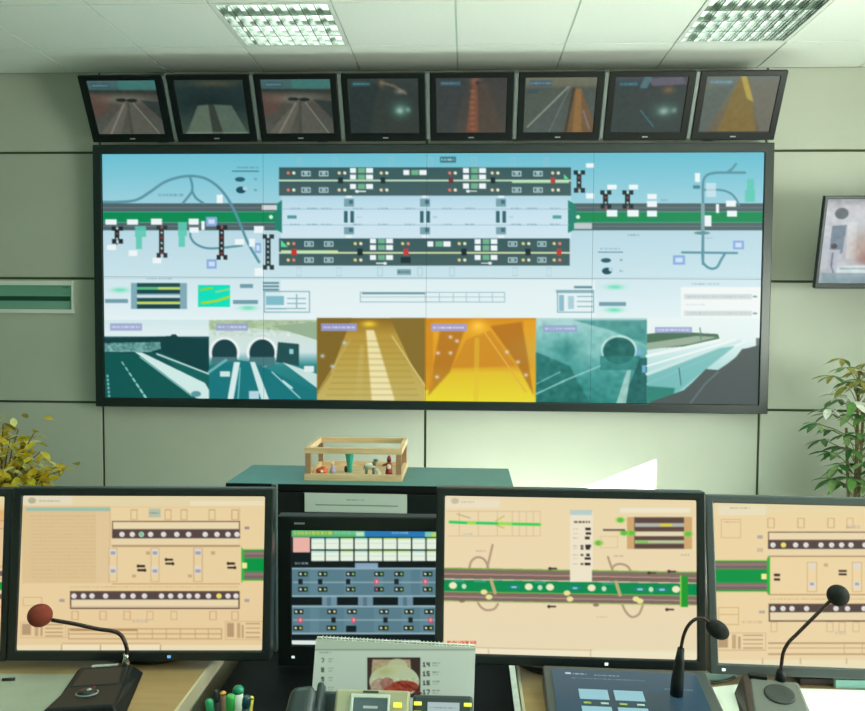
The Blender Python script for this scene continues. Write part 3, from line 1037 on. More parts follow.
def small_canvas(k):
    C = Canvas(0, 0, 76, 60, (60, 70, 66), 3)
    if k in (0, 2):
        C.vgrad(0, 0, 76, 60, [(0, (86, 112, 116)), (9, (70, 108, 104)), (13, (70, 66, 60)), (30, (88, 76, 68)), (60, (92, 90, 80))])
        C.rect(34, 0, 76, 10, (70, 138, 128), .7)
        C.poly([(0, 13), (40, 14), (76, 16), (76, 11), (0, 10)], (56, 52, 46))
        C.poly([(0, 14), (26, 18), (14, 34), (0, 42)], (108, 72, 62), .9, 2)
        C.ell(38, 21, 26, 5, (150, 138, 118), .8, 1)
        C.ell(34, 21.5, 6, 2, (24, 28, 28))
        C.ell(46, 22, 6, 2, (24, 28, 28))
        C.poly([(36, 25), (42, 25), (26, 60), (2, 60)], (116, 104, 92), .9, 1)
        C.poly([(42, 25), (47, 25), (66, 60), (40, 60)], (104, 96, 84), .9, 1)
        C.line([(41, 25), (38, 60)], 3, (84, 76, 66))
        C.line([(36, 26), (14, 60)], 1.5, (160, 152, 138))
        C.line([(47, 25), (70, 60)], 1.5, (150, 144, 130))
        C.poly([(56, 22), (76, 24), (76, 44)], (46, 52, 50), .9, 1)
        C.rect(4, 3, 24, 8, (60, 94, 108))
        C.dashes(5, 23, 5.5, 1.6, (130, 160, 170))
    elif k == 1:
        C.vgrad(0, 0, 76, 60, [(0, (46, 56, 50)), (10, (34, 48, 48)), (28, (28, 44, 44)), (60, (70, 80, 70))])
        C.ell(44, 4, 24, 3, (96, 80, 54), .8, 1)
        C.ell(38, 24, 26, 10, (16, 30, 32), .8, 1)
        C.poly([(22, 28), (34, 27), (34, 60), (4, 60)], (112, 124, 104), .9, 1)
        C.poly([(40, 27), (60, 28), (74, 60), (46, 60)], (104, 118, 100), .9, 1)
        C.poly([(34, 27), (40, 27), (46, 60), (34, 60)], (60, 60, 50), .9)
        C.line([(4, 59), (74, 59)], 1.6, (150, 160, 140), .7)
    elif k == 3:
        C.vgrad(0, 0, 76, 60, [(0, (58, 62, 58)), (20, (52, 54, 50)), (60, (58, 58, 54))])
        C.poly([(0, 10), (34, 4), (20, 60), (0, 60)], (40, 48, 48), .8, 2)
        C.line([(36, 4), (50, 8), (62, 16)], 3, (132, 112, 92), .8)
        C.ell(36, 5, 3, 4, (150, 120, 80), .8, 1)
        C.ell(56, 14, 5, 2.6, (170, 160, 150), .8, 1)
        C.ell(56, 34, 10, 9, (90, 150, 134), .8, 1)
        C.ell(55, 35, 4, 3.6, (196, 220, 206), .95, 1)
        C.ell(64, 34, 2.6, 2.6, (150, 196, 180), .9, 1)
        C.rect(4, 3, 24, 8, (40, 84, 92))
        C.dashes(5, 23, 5.5, 1.6, (110, 150, 158))
    elif k == 4:
        C.vgrad(0, 0, 76, 60, [(0, (70, 60, 58)), (60, (86, 74, 66))])
        C.poly([(0, 0), (34, 0), (20, 60), (0, 60)], (62, 62, 64), .8, 2)
        C.poly([(46, 6), (54, 6), (74, 60), (44, 60)], (96, 72, 60), .7, 3)
        C.poly([(39, 2), (44, 2), (46, 60), (32, 60)], (150, 82, 58), .85, 3)
        C.ell(42, 3, 5, 4, (206, 120, 96), .8, 1)
        C.ell(44, 5, 3, 2.6, (40, 34, 34), .9, 1)
        for y in range(14, 58, 6):
            C.ell(39, y, 3, 1.4, (206, 130, 86), .6, 1)
        C.rect(4, 3, 26, 8, (60, 92, 108))
        C.dashes(5, 25, 5.5, 1.6, (130, 150, 165))
    elif k == 5:
        C.vgrad(0, 0, 76, 60, [(0, (132, 128, 104)), (8, (128, 120, 98)), (12, (90, 92, 84)), (60, (96, 100, 96))])
        C.poly([(0, 20), (40, 10), (4, 60), (0, 60)], (92, 96, 84), .8, 1)
        C.line([(46, 10), (4, 54)], 2, (164, 166, 150))
        C.line([(48, 10), (28, 60)], 1.2, (130, 132, 120))
        C.poly([(52, 12), (60, 12), (76, 48), (76, 60), (44, 60)], (142, 96, 54), .85, 1.5)
        C.poly([(54, 12), (60, 12), (64, 60), (54, 60)], (180, 124, 66), .8, 1.5)
        C.line([(52, 12), (46, 60)], 3, (66, 52, 44), .8)
        C.line([(64, 36), (72, 56)], 1.6, (160, 140, 150))
        C.rect(4, 3, 28, 9, (76, 104, 124))
        C.dashes(5, 27, 6, 1.8, (150, 165, 175))
        C.rect(3, 13, 14, 17, (62, 84, 100), .7)
    elif k == 6:
        C.vgrad(0, 0, 76, 60, [(0, (84, 82, 92)), (10, (62, 66, 66)), (60, (64, 70, 68))])
        C.poly([(34, 2), (70, 0), (76, 8), (40, 10)], (128, 110, 132), .8, 1)
        C.poly([(30, 0), (38, 0), (34, 12), (26, 12)], (96, 140, 150), .8, .6)
        C.ell(57, 14, 6, 4, (150, 110, 70), .9, 1)
        C.ell(56, 36, 12, 8, (96, 140, 124), .8, 1)
        C.ell(55, 37, 5, 3.6, (186, 206, 192), .95, 1)
        C.ell(66, 36, 3, 3, (150, 180, 166), .9, 1)
        C.line([(30, 36), (46, 54)], 1.4, (80, 130, 150))
        C.rect(4, 5, 24, 10, (48, 92, 108))
        C.dashes(5, 23, 7.5, 1.6, (120, 160, 170))
    else:
        C.vgrad(0, 0, 76, 60, [(0, (126, 130, 124)), (20, (132, 122, 92)), (60, (126, 108, 84))])
        C.poly([(0, 14), (30, 8), (8, 60), (0, 60)], (104, 112, 110), .8, 2)
        C.poly([(34, 2), (44, 2), (62, 60), (20, 60)], (158, 122, 58), .9, 2.5)
        C.poly([(35, 0), (41, 0), (54, 28), (46, 24)], (226, 196, 88), .9, 1.4)
        C.poly([(46, 6), (76, 0), (76, 60), (66, 60)], (134, 124, 112), .8, 2)
        C.rect(4, 3, 28, 9, (112, 140, 150), .9)
        C.dashes(5, 27, 6, 1.8, (176, 190, 192))
    C.noise(0, 0, 76, 60, 3, 3, k + 20)
    C.rect(0, 0, 76, 60, (12, 44, 44), .22)
    return C.finish(4)


SMALL = ['small screen at the left end of the top row, road to twin tunnels', 'second small screen from the left, dark picture of two pale lanes',
         'third small screen from the left, under the left ceiling light', 'fourth small screen from the left, dark tunnel with a greenish headlight glow',
         'fifth small screen from the left, tunnel with a reddish lit strip', 'sixth small screen from the left, grey road with an orange lane',
         'seventh small screen from the left, grey picture with a pale glow and lilac top', 'small screen at the right end of the top row, amber tunnel picture']
for k in range(8):
    xa, xb = seps[k] + (.013 if k else 0), seps[k + 1] - (.013 if k < 7 else 0)
    xm = (xa + xb) / 2
    wd = xb - xa
    Mx = rack_m(xm)
    s = thing('surveillance_monitor', tuple(Mx @ Vector((0, .04, 0))), SMALL[k], 'monitor', 'small screens in the row above the video wall')
    hw = wd / 2
    sw, s0, s1 = .203, .050, .362
    MB(Mx).ring(-hw, hw, 0, HH, -sw, sw, s0, s1, 0, .03).build('bezel', M_CRT, s, .004)
    picture('screen', s, Mx, -sw, sw, s0, s1, small_canvas(k), [(0, 0), (76, 0), (76, 60), (0, 60)], M_SCREEN, 1.15, .006)
    MB(Mx).hexa([(-hw + .01, .03, .01), (hw - .01, .03, .01), (hw - .08, .085, .05), (-hw + .08, .085, .05),
                 (-hw + .01, .03, HH - .01), (hw - .01, .03, HH - .01), (hw - .08, .085, HH - .06), (-hw + .08, .085, HH - .06)]).build('rear_case', M_BLACK, s)
    MB(Mx).box(-.016, .016, -.001, .002, .019, .026).build('maker_mark', M_MARK, s)

# ------------------------------------------------------------------ wall sign at the left and wall television at the right
sx0, sx1, sz0, sz1 = -3.16, -2.486, 1.531, 1.735
sg = thing('wall_sign', ((sx0 + sx1) / 2, D, sz0), 'long framed sign with white rails and a dark green stripe, left wall panel', 'sign')
Ms = Matrix.Identity(4)
MB().ring(sx0, sx1, sz0, sz1, sx0 + .02, sx1 - .012, sz0 + .024, sz1 - .028, D - .02, D).build('frame', M_WHITE, sg, .002)
CS = Canvas(0, 0, 110, 34, (104, 158, 138), 4)
CS.vgrad(0, 0, 110, 34, [(0, (106, 158, 138)), (17, (112, 164, 144)), (34, (122, 164, 148))])
CS.rect(0, 15.5, 108, 22, (28, 74, 56))
CS.crect(103, 3, 7, 2, (84, 130, 112))
CS.rect(100, 10, 108, 12, (96, 146, 128), .6)
picture('printed_panel', sg, Ms, sx0 + .02, sx1 - .012, sz0 + .024, sz1 - .028, CS.finish(2), [(0, 0), (110, 0), (110, 34), (0, 34)], M_PRINT, 1.6, D - .008)

tl, bl = at(825.5, 195.8, 4.38), at(814.5, 288.6, 4.48)
TVH = (tl - bl).length
tvx0 = (tl.x + bl.x) / 2
tvw = .90
tilt = math.atan2(bl.y - tl.y, tl.z - bl.z)
MT = Matrix.Translation((tvx0 + tvw / 2, (tl.y + bl.y) / 2, (tl.z + bl.z) / 2)) @ Matrix.Rotation(tilt, 4, 'X')
tv = thing('wall_television', (tvx0 + tvw / 2, D, bl.z), 'black framed television on a wall arm, showing a pale room view', 'television')
h = TVH / 2
MB(MT).ring(-tvw / 2, tvw / 2, -h, h, -tvw / 2 + .018, tvw / 2 - .018, -h + .03, h - .018, 0, .035).build('bezel', M_BLACK, tv, .004)
CT = Canvas(820, 198, 986, 290, (170, 174, 180), 3)
CT.vgrad(820, 198, 986, 290, [(198, (150, 152, 160)), (206, (188, 188, 192)), (216, (196, 198, 202)), (250, (176, 184, 192)), (272, (188, 190, 196)), (290, (140, 156, 164))])
CT.ell(839, 213, 7, 6, (96, 104, 108))
CT.poly([(830, 226), (845, 225), (842, 256), (828, 258)], (112, 128, 144))
CT.rect(846, 222, 856, 262, (208, 212, 214), .8)
CT.ell(833, 248, 3.4, 3, (60, 56, 62))
CT.poly([(828, 252), (840, 252), (836, 276), (826, 280)], (176, 180, 192))
CT.line([(832, 256), (831, 270), (834, 278)], 2, (120, 124, 138))
CT.ell(864, 250, 14, 16, (178, 146, 132), .8, 1)
CT.ell(868, 262, 9, 6, (150, 100, 90), .8, 1)
CT.poly([(838, 270), (900, 268), (900, 282), (836, 284)], (206, 216, 218))
CT.rect(840, 272, 985, 274, (150, 170, 176), .8)
CT.rect(822, 278, 985, 290, (128, 152, 160), .8)
CT.rect(906, 215, 930, 270, (150, 160, 170), .8)
CT.ell(950, 250, 14, 18, (120, 130, 150), .8, 1)
CT.noise(820, 198, 986, 290, 6, 4, 8)
picture('screen', tv, MT, -tvw / 2 + .018, tvw / 2 - .018, -h + .03, h - .018, CT.finish(3), [(824, 198), (986, 198), (986, 290), (818, 290)], M_SCREEN, 1.0, .006)
MB(MT).box(-tvw / 2 + .05, tvw / 2 - .05, .035, .07, -h + .05, h - .05).build('rear_case', M_BLACK, tv, .01)
MB().box(tvx0 + tvw / 2 - .04, tvx0 + tvw / 2 + .04, 4.47, D, 1.92, 1.99).build('wall_arm', M_BLACK, tv)
MB().box(tvx0 + tvw / 2 - .1, tvx0 + tvw / 2 + .1, D - .012, D, 1.83, 2.08).build('wall_plate', M_BLACK, tv)

# ------------------------------------------------------------------ low cabinet and the wooden crib
CBX0, CBX1, CBY0, CBY1, CBZ = -0.800, 0.160, 2.535, 2.862, 0.953
cb = thing('low_cabinet', ((CBX0 + CBX1) / 2, (CBY0 + CBY1) / 2, 0), 'black low cabinet with dark teal top standing behind the desk', 'cabinet')
MB().box(CBX0, CBX1, CBY0 + .003, CBY1, CBZ - .022, CBZ).build('cabinet_top', M_TEAL, cb, .001)
MB().box(CBX0, CBX1, CBY0 - .001, CBY0 + .003, CBZ - .023, CBZ - .001).build('front_edging', M_BAY, cb)
MB().box(CBX0 + .01, CBX1 - .01, CBY0 + .02, CBY1 - .005, .04, CBZ - .022).build('body', M_BLACK, cb)
xm = (CBX0 + CBX1) / 2
for a, b in ((CBX0 + .012, xm - .002), (xm + .002, CBX1 - .012)):
    d_ = MB().box(a, b, CBY0 + .004, CBY0 + .02, .06, CBZ - .03).build('door', M_BLACK, cb, .002)
    hx = b - .04 if a < xm - .1 else a + .04
    MB().box(hx - .005, hx + .005, CBY0 - .012, CBY0 + .004, .6, .72).build('door_handle', M_GREYP, d_)
# label sheet taped on the cabinet front
pa, pb = at(304.6, 492.6, CBY0 + .002), at(407, 513.4, CBY0 + .002)
CP = Canvas(0, 0, 102, 21, (178, 190, 182), 4)
CP.rect(0, 0, 102, 21, (196, 204, 196))
CP.rect(11, 12.4, 93, 13.6, (108, 116, 114))
CP.dashes(42, 60, 7, 1.2, (110, 118, 116), .9)
tag(picture('paper_notice', None, Matrix.Identity(4), pa.x, pb.x, pb.z, pa.z, CP.finish(1), [(0, 0), (102, 0), (102, 21), (0, 21)], M_PRINT, 2.0, CBY0 - .001),
    'wide white paper label fixed to the cabinet front above the centre monitor', 'notice')
bpy.data.objects['paper_notice'].modifiers.new('thickness', 'SOLIDIFY').thickness = .001

q = [atz(304, 480.5, CBZ), atz(402, 481.5, CBZ)]
tx0, tx1, ty0 = q[0].x, q[1].x, (q[0].y + q[1].y) / 2
ty1 = ty0 + .255
ty1 = min(ty1, CBY1 - .004)
tz0, tz1 = CBZ, CBZ + .112
crib = thing('wooden_crib', ((tx0 + tx1) / 2, (ty0 + ty1) / 2, tz0), 'open pale wooden box of rails holding small figures, on the cabinet', 'box')
th = .014
MB().box(tx0, tx1, ty0, ty1, tz0, tz0 + .006).build('base_board', M_PINE, crib)
MB().box(tx0, tx1, ty0 - .002, ty0 + th, tz0 + .0, tz0 + .022).build('lower_rail', M_PINE, crib, .001)
MB().box(tx0, tx1, ty1 - th, ty1, tz0 + .006, tz0 + .022).build('lower_rail', M_PINE, crib, .001)
MB().box(tx0, tx0 + th, ty0 + th, ty1 - th, tz0 + .006, tz0 + .022).build('lower_rail', M_PINE, crib, .001)
MB().box(tx1 - th, tx1, ty0 + th, ty1 - th, tz0 + .006, tz0 + .022).build('lower_rail', M_PINE, crib, .001)
MB().box(tx0, tx1, ty0, ty0 + th, tz1 - .02, tz1).build('upper_rail', M_PINE, crib, .001)
MB().box(tx0, tx1, ty1 - th, ty1, tz1 - .02, tz1).build('upper_rail', M_PINE, crib, .001)
MB().box(tx0, tx0 + th, ty0 + th, ty1 - th, tz1 - .02, tz1).build('upper_rail', M_PINE, crib, .001)
MB().box(tx1 - th, tx1, ty0 + th, ty1 - th, tz1 - .02, tz1).build('upper_rail', M_PINE, crib, .001)
M_POSTW = wood('brown_wood', (150, 112, 82), (172, 132, 98), 10)
for a in (tx0 + .003, tx1 - .021):
    for b in (ty0 + .001, ty1 - .019):
        MB().box(a, a + .018, b, b + .018, tz0 + .022, tz1 - .02).build('post', M_POSTW, crib)
fz0 = tz0 + .006
fy = ty0 + .075


def fx(px):
    return at(px, 470, fy).x


M_OR = mat('figure_orange', (212, 92, 44), .5)
M_PUR = mat('figure_lilac', (168, 160, 190), .5)
M_TQ = mat('figure_teal', (60, 178, 160), .5)
M_CREAM = mat('figure_cream', (226, 224, 206), .5)
M_GRY = mat('figure_grey', (110, 122, 118), .5)
M_RED = mat('figure_red', (150, 42, 44), .5)
M_DK = mat('figure_dark', (44, 36, 38), .6)
M_SKIN = mat('figure_skin', (214, 180, 150), .6)
# orange low figure
x = fx(322)
f1 = thing('figurine', (x, fy, fz0), 'low rounded orange figurine with cream patch, left in the wooden box', 'figurine', 'figures in the wooden box')
MB().ball((x, fy, fz0 + .013), .021, .016, .013).build('body', M_OR, f1, smooth=True)
MB().ball((x + .006, fy - .006, fz0 + .021), .011, .009, .009).build('head', M_OR, f1, smooth=True)
MB().ball((x + .002, fy - .013, fz0 + .013), .006, .004, .006).build('patch', M_CREAM, f1, smooth=True)
# lilac kneeling figure
x = fx(332)
f2 = thing('figurine', (x, fy + .02, fz0), 'small lilac kneeling figurine beside the orange one', 'figurine', 'figures in the wooden box')
MB().lathe([(.012, 0), (.011, .01), (.007, .024), (.004, .03)], (x, fy + .02, fz0), 14).build('robe', M_PUR, f2, smooth=True)
MB().ball((x, fy + .02, fz0 + .034), .0065).build('head', M_SKIN, f2, smooth=True)
# teal palm like cone
x = fx(347)
f3 = thing('figurine', (x, fy + .05, fz0), 'teal figurine flaring towards its top, in the wooden box', 'figurine', 'figures in the wooden box')
MB().lathe([(.011, 0), (.0105, .004), (.010, .02), (.012, .04), (.018, .07), (.0205, .078), (.019, .079)], (x + .002, fy + .05, fz0), 16).build('body', M_TQ, f3, smooth=True)
MB().ball((x - .010, fy + .04, fz0 + .012), .006, .006, .012).build('side_figure', M_DK, f3, smooth=True)
# cream and grey animal figure
x = fx(370)
f4 = thing('figurine', (x, fy, fz0), 'cream and grey animal figurine near the right of the wooden box', 'figurine', 'figures in the wooden box')
MB().ball((x, fy, fz0 + .032), .019, .010, .012).build('body', M_CREAM, f4, smooth=True)
for dx in (-.013, .013):
    for dy in (-.005, .005):
        MB().tube([(x + dx, fy + dy, fz0), (x + dx * .95, fy + dy, fz0 + .028)], [.0035, .0045], 8).build('leg', M_GRY, f4, smooth=True)
MB().tube([(x + .013, fy, fz0 + .036), (x + .018, fy - .001, fz0 + .050)], [.008, .006], 10).build('neck', M_GRY, f4, smooth=True)
MB().ball((x + .021, fy - .003, fz0 + .053), .009, .006, .006).build('head', M_GRY, f4, smooth=True)
MB().tube([(x - .018, fy, fz0 + .036), (x - .022, fy, fz0 + .02)], .002, 6).build('tail', M_GRY, f4)
# pale small lying figure
x = fx(379)
f5 = thing('figurine', (x, fy - .02, fz0), 'tiny pale crouching figurine in front of the red one', 'figurine', 'figures in the wooden box')
MB().ball((x, fy - .02, fz0 + .010), .010, .008, .010).build('body', M_CREAM, f5, smooth=True)
MB().ball((x - .005, fy - .022, fz0 + .022), .006).build('head', M_CREAM, f5, smooth=True)
# red standing figure
x = fx(389)
f6 = thing('figurine', (x, fy, fz0), 'red and black standing figurine with white front, right post of the box', 'figurine', 'figures in the wooden box')
MB().lathe([(.013, 0), (.012, .014), (.009, .03), (.010, .042), (.006, .048)], (x, fy, fz0), 14).build('robe', M_RED, f6, smooth=True)
MB().ball((x, fy - .008, fz0 + .032), .007, .004, .010).build('white_front', M_CREAM, f6, smooth=True)
MB().ball((x, fy, fz0 + .054), .008).build('head', M_DK, f6, smooth=True)
MB().lathe([(.0085, 0), (.006, .008), (.001, .014)], (x, fy, fz0 + .057), 12).build('hat', M_RED, f6, smooth=True)
MB().tube([(x - .008, fy - .002, fz0 + .04), (x - .022, fy - .004, fz0 + .036)], [.004, .003], 8).build('arm', M_RED, f6, smooth=True)

# ------------------------------------------------------------------ desks
DZ = .757
dk = thing('desk', (-1.2, 1.6, 0), 'beech desk with cream edge at the left, under the left monitors', 'desk')
MB().box(-2.3, -.548, .95, 2.15, DZ - .034, DZ).build('worktop', M_DESK, dk, .001)
MB().box(-.548, -.543, .95, 2.15, DZ - .034, DZ + .0005).build('edge_band', M_EDGE, dk)
for x in (-2.2, -.64):
    MB().box(x, x + .03, 1.0, 2.1, 0, DZ - .034).build('side_panel', M_EDGE, dk)
MB().box(-2.17, -.64, 2.08, 2.1, .2, DZ - .034).build('modesty_panel', M_BLACK, dk)
dr = thing('desk', (1.2, 1.6, 0), 'beech desk at the right, carrying the intercom panel and right monitors', 'desk')
MB().box(.119, 2.3, .95, 2.15, DZ - .020, DZ).build('worktop', M_DESK, dr, .001)
MB().box(.113, .119, .95, 2.15, DZ - .020, DZ + .0005).build('edge_band', M_EDGE, dr)
for x in (.20, 2.2):
    MB().box(x, x + .03, 1.0, 2.1, 0, DZ - .020).build('side_panel', M_EDGE, dr)
MB().box(.23, 2.2, 2.08, 2.1, .2, DZ - .020).build('modesty_panel', M_BLACK, dr)
CZD = .68
dc = thing('console_bay', (-.215, 1.6, 0), 'black sunken console bay between the two beech desks', 'console')
MB().box(-.538, .108, .95, 2.15, CZD - .03, CZD).build('shelf', M_BAY, dc)
MB().box(-.538, .108, 1.98, 2.0, CZD, .76).build('back_panel', M_BAY, dc)
for x in (-.538, .088):
    MB().box(x, x + .02, 1.0, 2.1, 0, CZD - .03).build('side_panel', M_BLACK, dc)

# ------------------------------------------------------------------ screens of the desk monitors
PEACH = (230, 205, 156)
DKB = (84, 68, 66)


def tunnel_block(C, x0, x1, y0, up, dots, sl=0.0, bright=None):
    """white bar and dark bar with lamps; up = white bar above"""
    if up:
        C.rect(x0, y0, x1, y0 + 9, (232, 214, 174))
        C.rect(x0, y0 + 9, x1, y0 + 17.4, DKB)
        yy = y0 + 13.4
        C.frame(x0, y0, x1, y0 + 9, (112, 84, 70), 1)
        C.rect(x0, y0 + 17.4, x1, y0 + 24, (230, 212, 172), .7)
        C.rect(x0, y0 + 24, x1, y0 + 25, (150, 120, 90), .7)
    else:
        C.rect(x0, y0, x1, y0 + 8.6, DKB)
        C.rect(x0, y0 + 8.6, x1, y0 + 18, (232, 214, 174))
        C.frame(x0, y0, x1, y0 + 18, (100, 74, 62), 1.3)
        yy = y0 + 5
    for i, d in enumerate(dots):
        C.ell(d, yy, 2.7, 2.6, (242, 226, 96) if d == bright else (230, 226, 220))
        C.ell(d + .5, yy + .6, 1.2, 1, (200, 196, 200), .6)


def green_block(C, x0, x1, y0, side):
    gy = y0 + 9
    C.rect(x0, y0 + 2, x1, y0 + 32, (30, 150, 70))
    for yy in (y0 + 3, y0 + 24):
        C.rect(x0, yy, x1, yy + 7, (128, 110, 104))
        C.rect(x0, yy + 2, x1, yy + 2.8, (170, 128, 128))
        C.rect(x0, yy + 4.6, x1, yy + 5.4, (96, 84, 84))
    C.rect(x0, y0 + 11.5, x1, y0 + 22.5, (0, 146, 66))
    e = x0 if side < 0 else x1
    C.poly([(e, y0 - 1), (e + side * 3.0, y0 - 3), (e + side * 3, y0 + 36), (e, y0 + 34)] if side > 0 else
           [(e, y0 - 1), (e + 3, y0 + 3), (e + 3, y0 + 30), (e, y0 + 35)], (52, 176, 60))
    C.rect(x0, y0 + 1, x1, y0 + 2, (120, 190, 60), .8)
    C.rect(x0, y0 + 32, x1, y0 + 33, (120, 190, 60), .8)
    C.crect(e - side * 3, y0 + 17.5, 5, 5.5, (246, 232, 150))


def legend(C, x0, y0, w, h_, c=(176, 146, 110)):
    C.frame(x0, y0, x0 + w, y0 + h_, (206, 176, 132), .8)
    C.rect(x0 + 2, y0 + 2, x0 + w * .24, y0 + h_ - 3, c, .9)
    C.rect(x0 + w * .32, y0 + 2, x0 + w * .40, y0 + h_ - 2, c, .7)
    C.rect(x0 + w * .44, y0 + 4, x0 + w * .49, y0 + h_ - 2, c, .8)
    for k in range(4):
        C.rect(x0 + w * .54, y0 + 2 + k * h_ / 4.2, x0 + w - 3, y0 + 3.3 + k * h_ / 4.2, c, .85)


def draw_left_monitor():
    C = Canvas(14, 490, 270, 656, PEACH)
    C.vgrad(14, 490, 270, 656, [(495, (232, 208, 160)), (570, (233, 207, 158)), (650, (230, 202, 156))])
    C.rect(14, 494, 270, 505, (226, 210, 168))
    C.rect(22, 494, 72, 505, (226, 216, 188))
    C.rect(190, 501, 264, 505.6, (234, 222, 188), .9)
    C.ell(32, 500.6, 4, 3, (170, 164, 130), .8)
    C.dashes(39, 60, 501, 1.6, (160, 146, 116), .8)
    C.rect(22, 506, 110, 584, (220, 192, 144))
    C.rect(26, 507.6, 110, 511, (150, 190, 172))
    for k in range(18):
        y = 516 + k * 3.6
        C.dashes(30 + (k % 3), 96, y, 1.0, (196, 166, 124), .45, k)
    C.rect(96, 512, 109, 584, (224, 198, 154), .8)
    C.rect(24, 583, 110, 584, (226, 206, 164))
    C.frame(110, 507, 240, 546, (210, 180, 134), .5)
    for x in (134, 168, 184, 212, 235):
        C.frame(x - 3.5, 509.5, x + 3.5, 520, (196, 160, 118), .8)
    C.crect(154.5, 513, 12, 9, (170, 186, 168), .8)
    C.dashes(149, 160, 513, 1.4, (110, 140, 136))
    tunnel_block(C, 112, 240, 521, True, [122, 132.3, 141.4, 150.6, 163.6, 176.8, 188.6, 205.2, 217, 228, 237])
    C.ell(141.4, 534.4, 2, 2, (110, 200, 150))
    C.crect(247, 528, 5, 3, (150, 138, 150))
    C.rect(112, 546, 240, 582, (230, 206, 160), .7)
    for y in (546, 583.4):
        C.rect(112, y, 240, y + 1, (176, 144, 104), .8)
    for x in (113, 155, 198):
        for y in (552, 570):
            C.crect(x, y, 8, 8, (222, 214, 196))
            C.crect(x, y + 1, 5, 3, (160, 160, 176))
        C.frame(x - 4.5, 548, x + 4.5, 582, (200, 168, 122), .7)
    for x, y in ((141.5, 568), (169.5, 561.5), (231.5, 565.4)):
        C.crect(x, y - 1.9, 7, 2.2, (52, 40, 36))
        C.crect(x - .5, y + 2.2, 7, 2.2, (52, 40, 36))
        C.ell(x - 3.4, y - 1.9, 1.4, 1.6, (52, 40, 36))
        C.ell(x + 3.4, y + 2.2, 1.4, 1.6, (52, 40, 36))
    for k, x in enumerate((134, 148, 190, 213)):
        C.crect(x, 553 if k % 2 else 576, 4, 3, (196, 164, 122))
    C.dashes(70, 238, 587, 1.4, (186, 156, 118), .5)
    green_block(C, 241.5, 266, 548, -1)
    tunnel_block(C, 70, 239.6, 591, False, [74, 83.5, 92, 105.6, 123, 133, 144.5, 161.5, 170.6, 180.4, 189, 197.5, 208.5, 219, 228, 236], bright=219)
    C.crect(62, 600.6, 5, 3, (170, 156, 160))
    C.crect(247, 600.4, 5, 3, (170, 156, 160))
    C.rect(70, 606, 239, 607, (190, 160, 130), .6)
    for x in (75, 103, 127, 150, 174, 213, 235):
        C.frame(x - 3.5, 611, x + 3.5, 620, (200, 166, 124), .8)
    C.dashes(132, 148, 621, 3, (180, 170, 160), .6)
    C.frame(23, 597, 42, 606, (200, 166, 120), .7)
    legend(C, 20, 622, 46, 16)
    legend(C, 225, 621, 38, 19)
    C.frame(68, 628.4, 222, 639.4, (186, 152, 112), 1)
    C.rect(68, 633.5, 222, 634.4, (186, 152, 112))
    C.rect(70, 629, 137, 631, (176, 140, 100))
    for x in (137, 152, 166, 180, 195, 208):
        C.rect(x, 628.4, x + .8, 639, (186, 152, 112))
    C.rect(62, 643, 160, 644, (190, 156, 112), .7)
    C.rect(14, 645, 270, 656, (232, 218, 180))
    C.rect(61, 644.6, 160, 651, (236, 224, 188))
    for x in (61, 100, 160):
        C.rect(x, 644.6, x + 1, 651, (176, 150, 110))
    return C.finish(2)


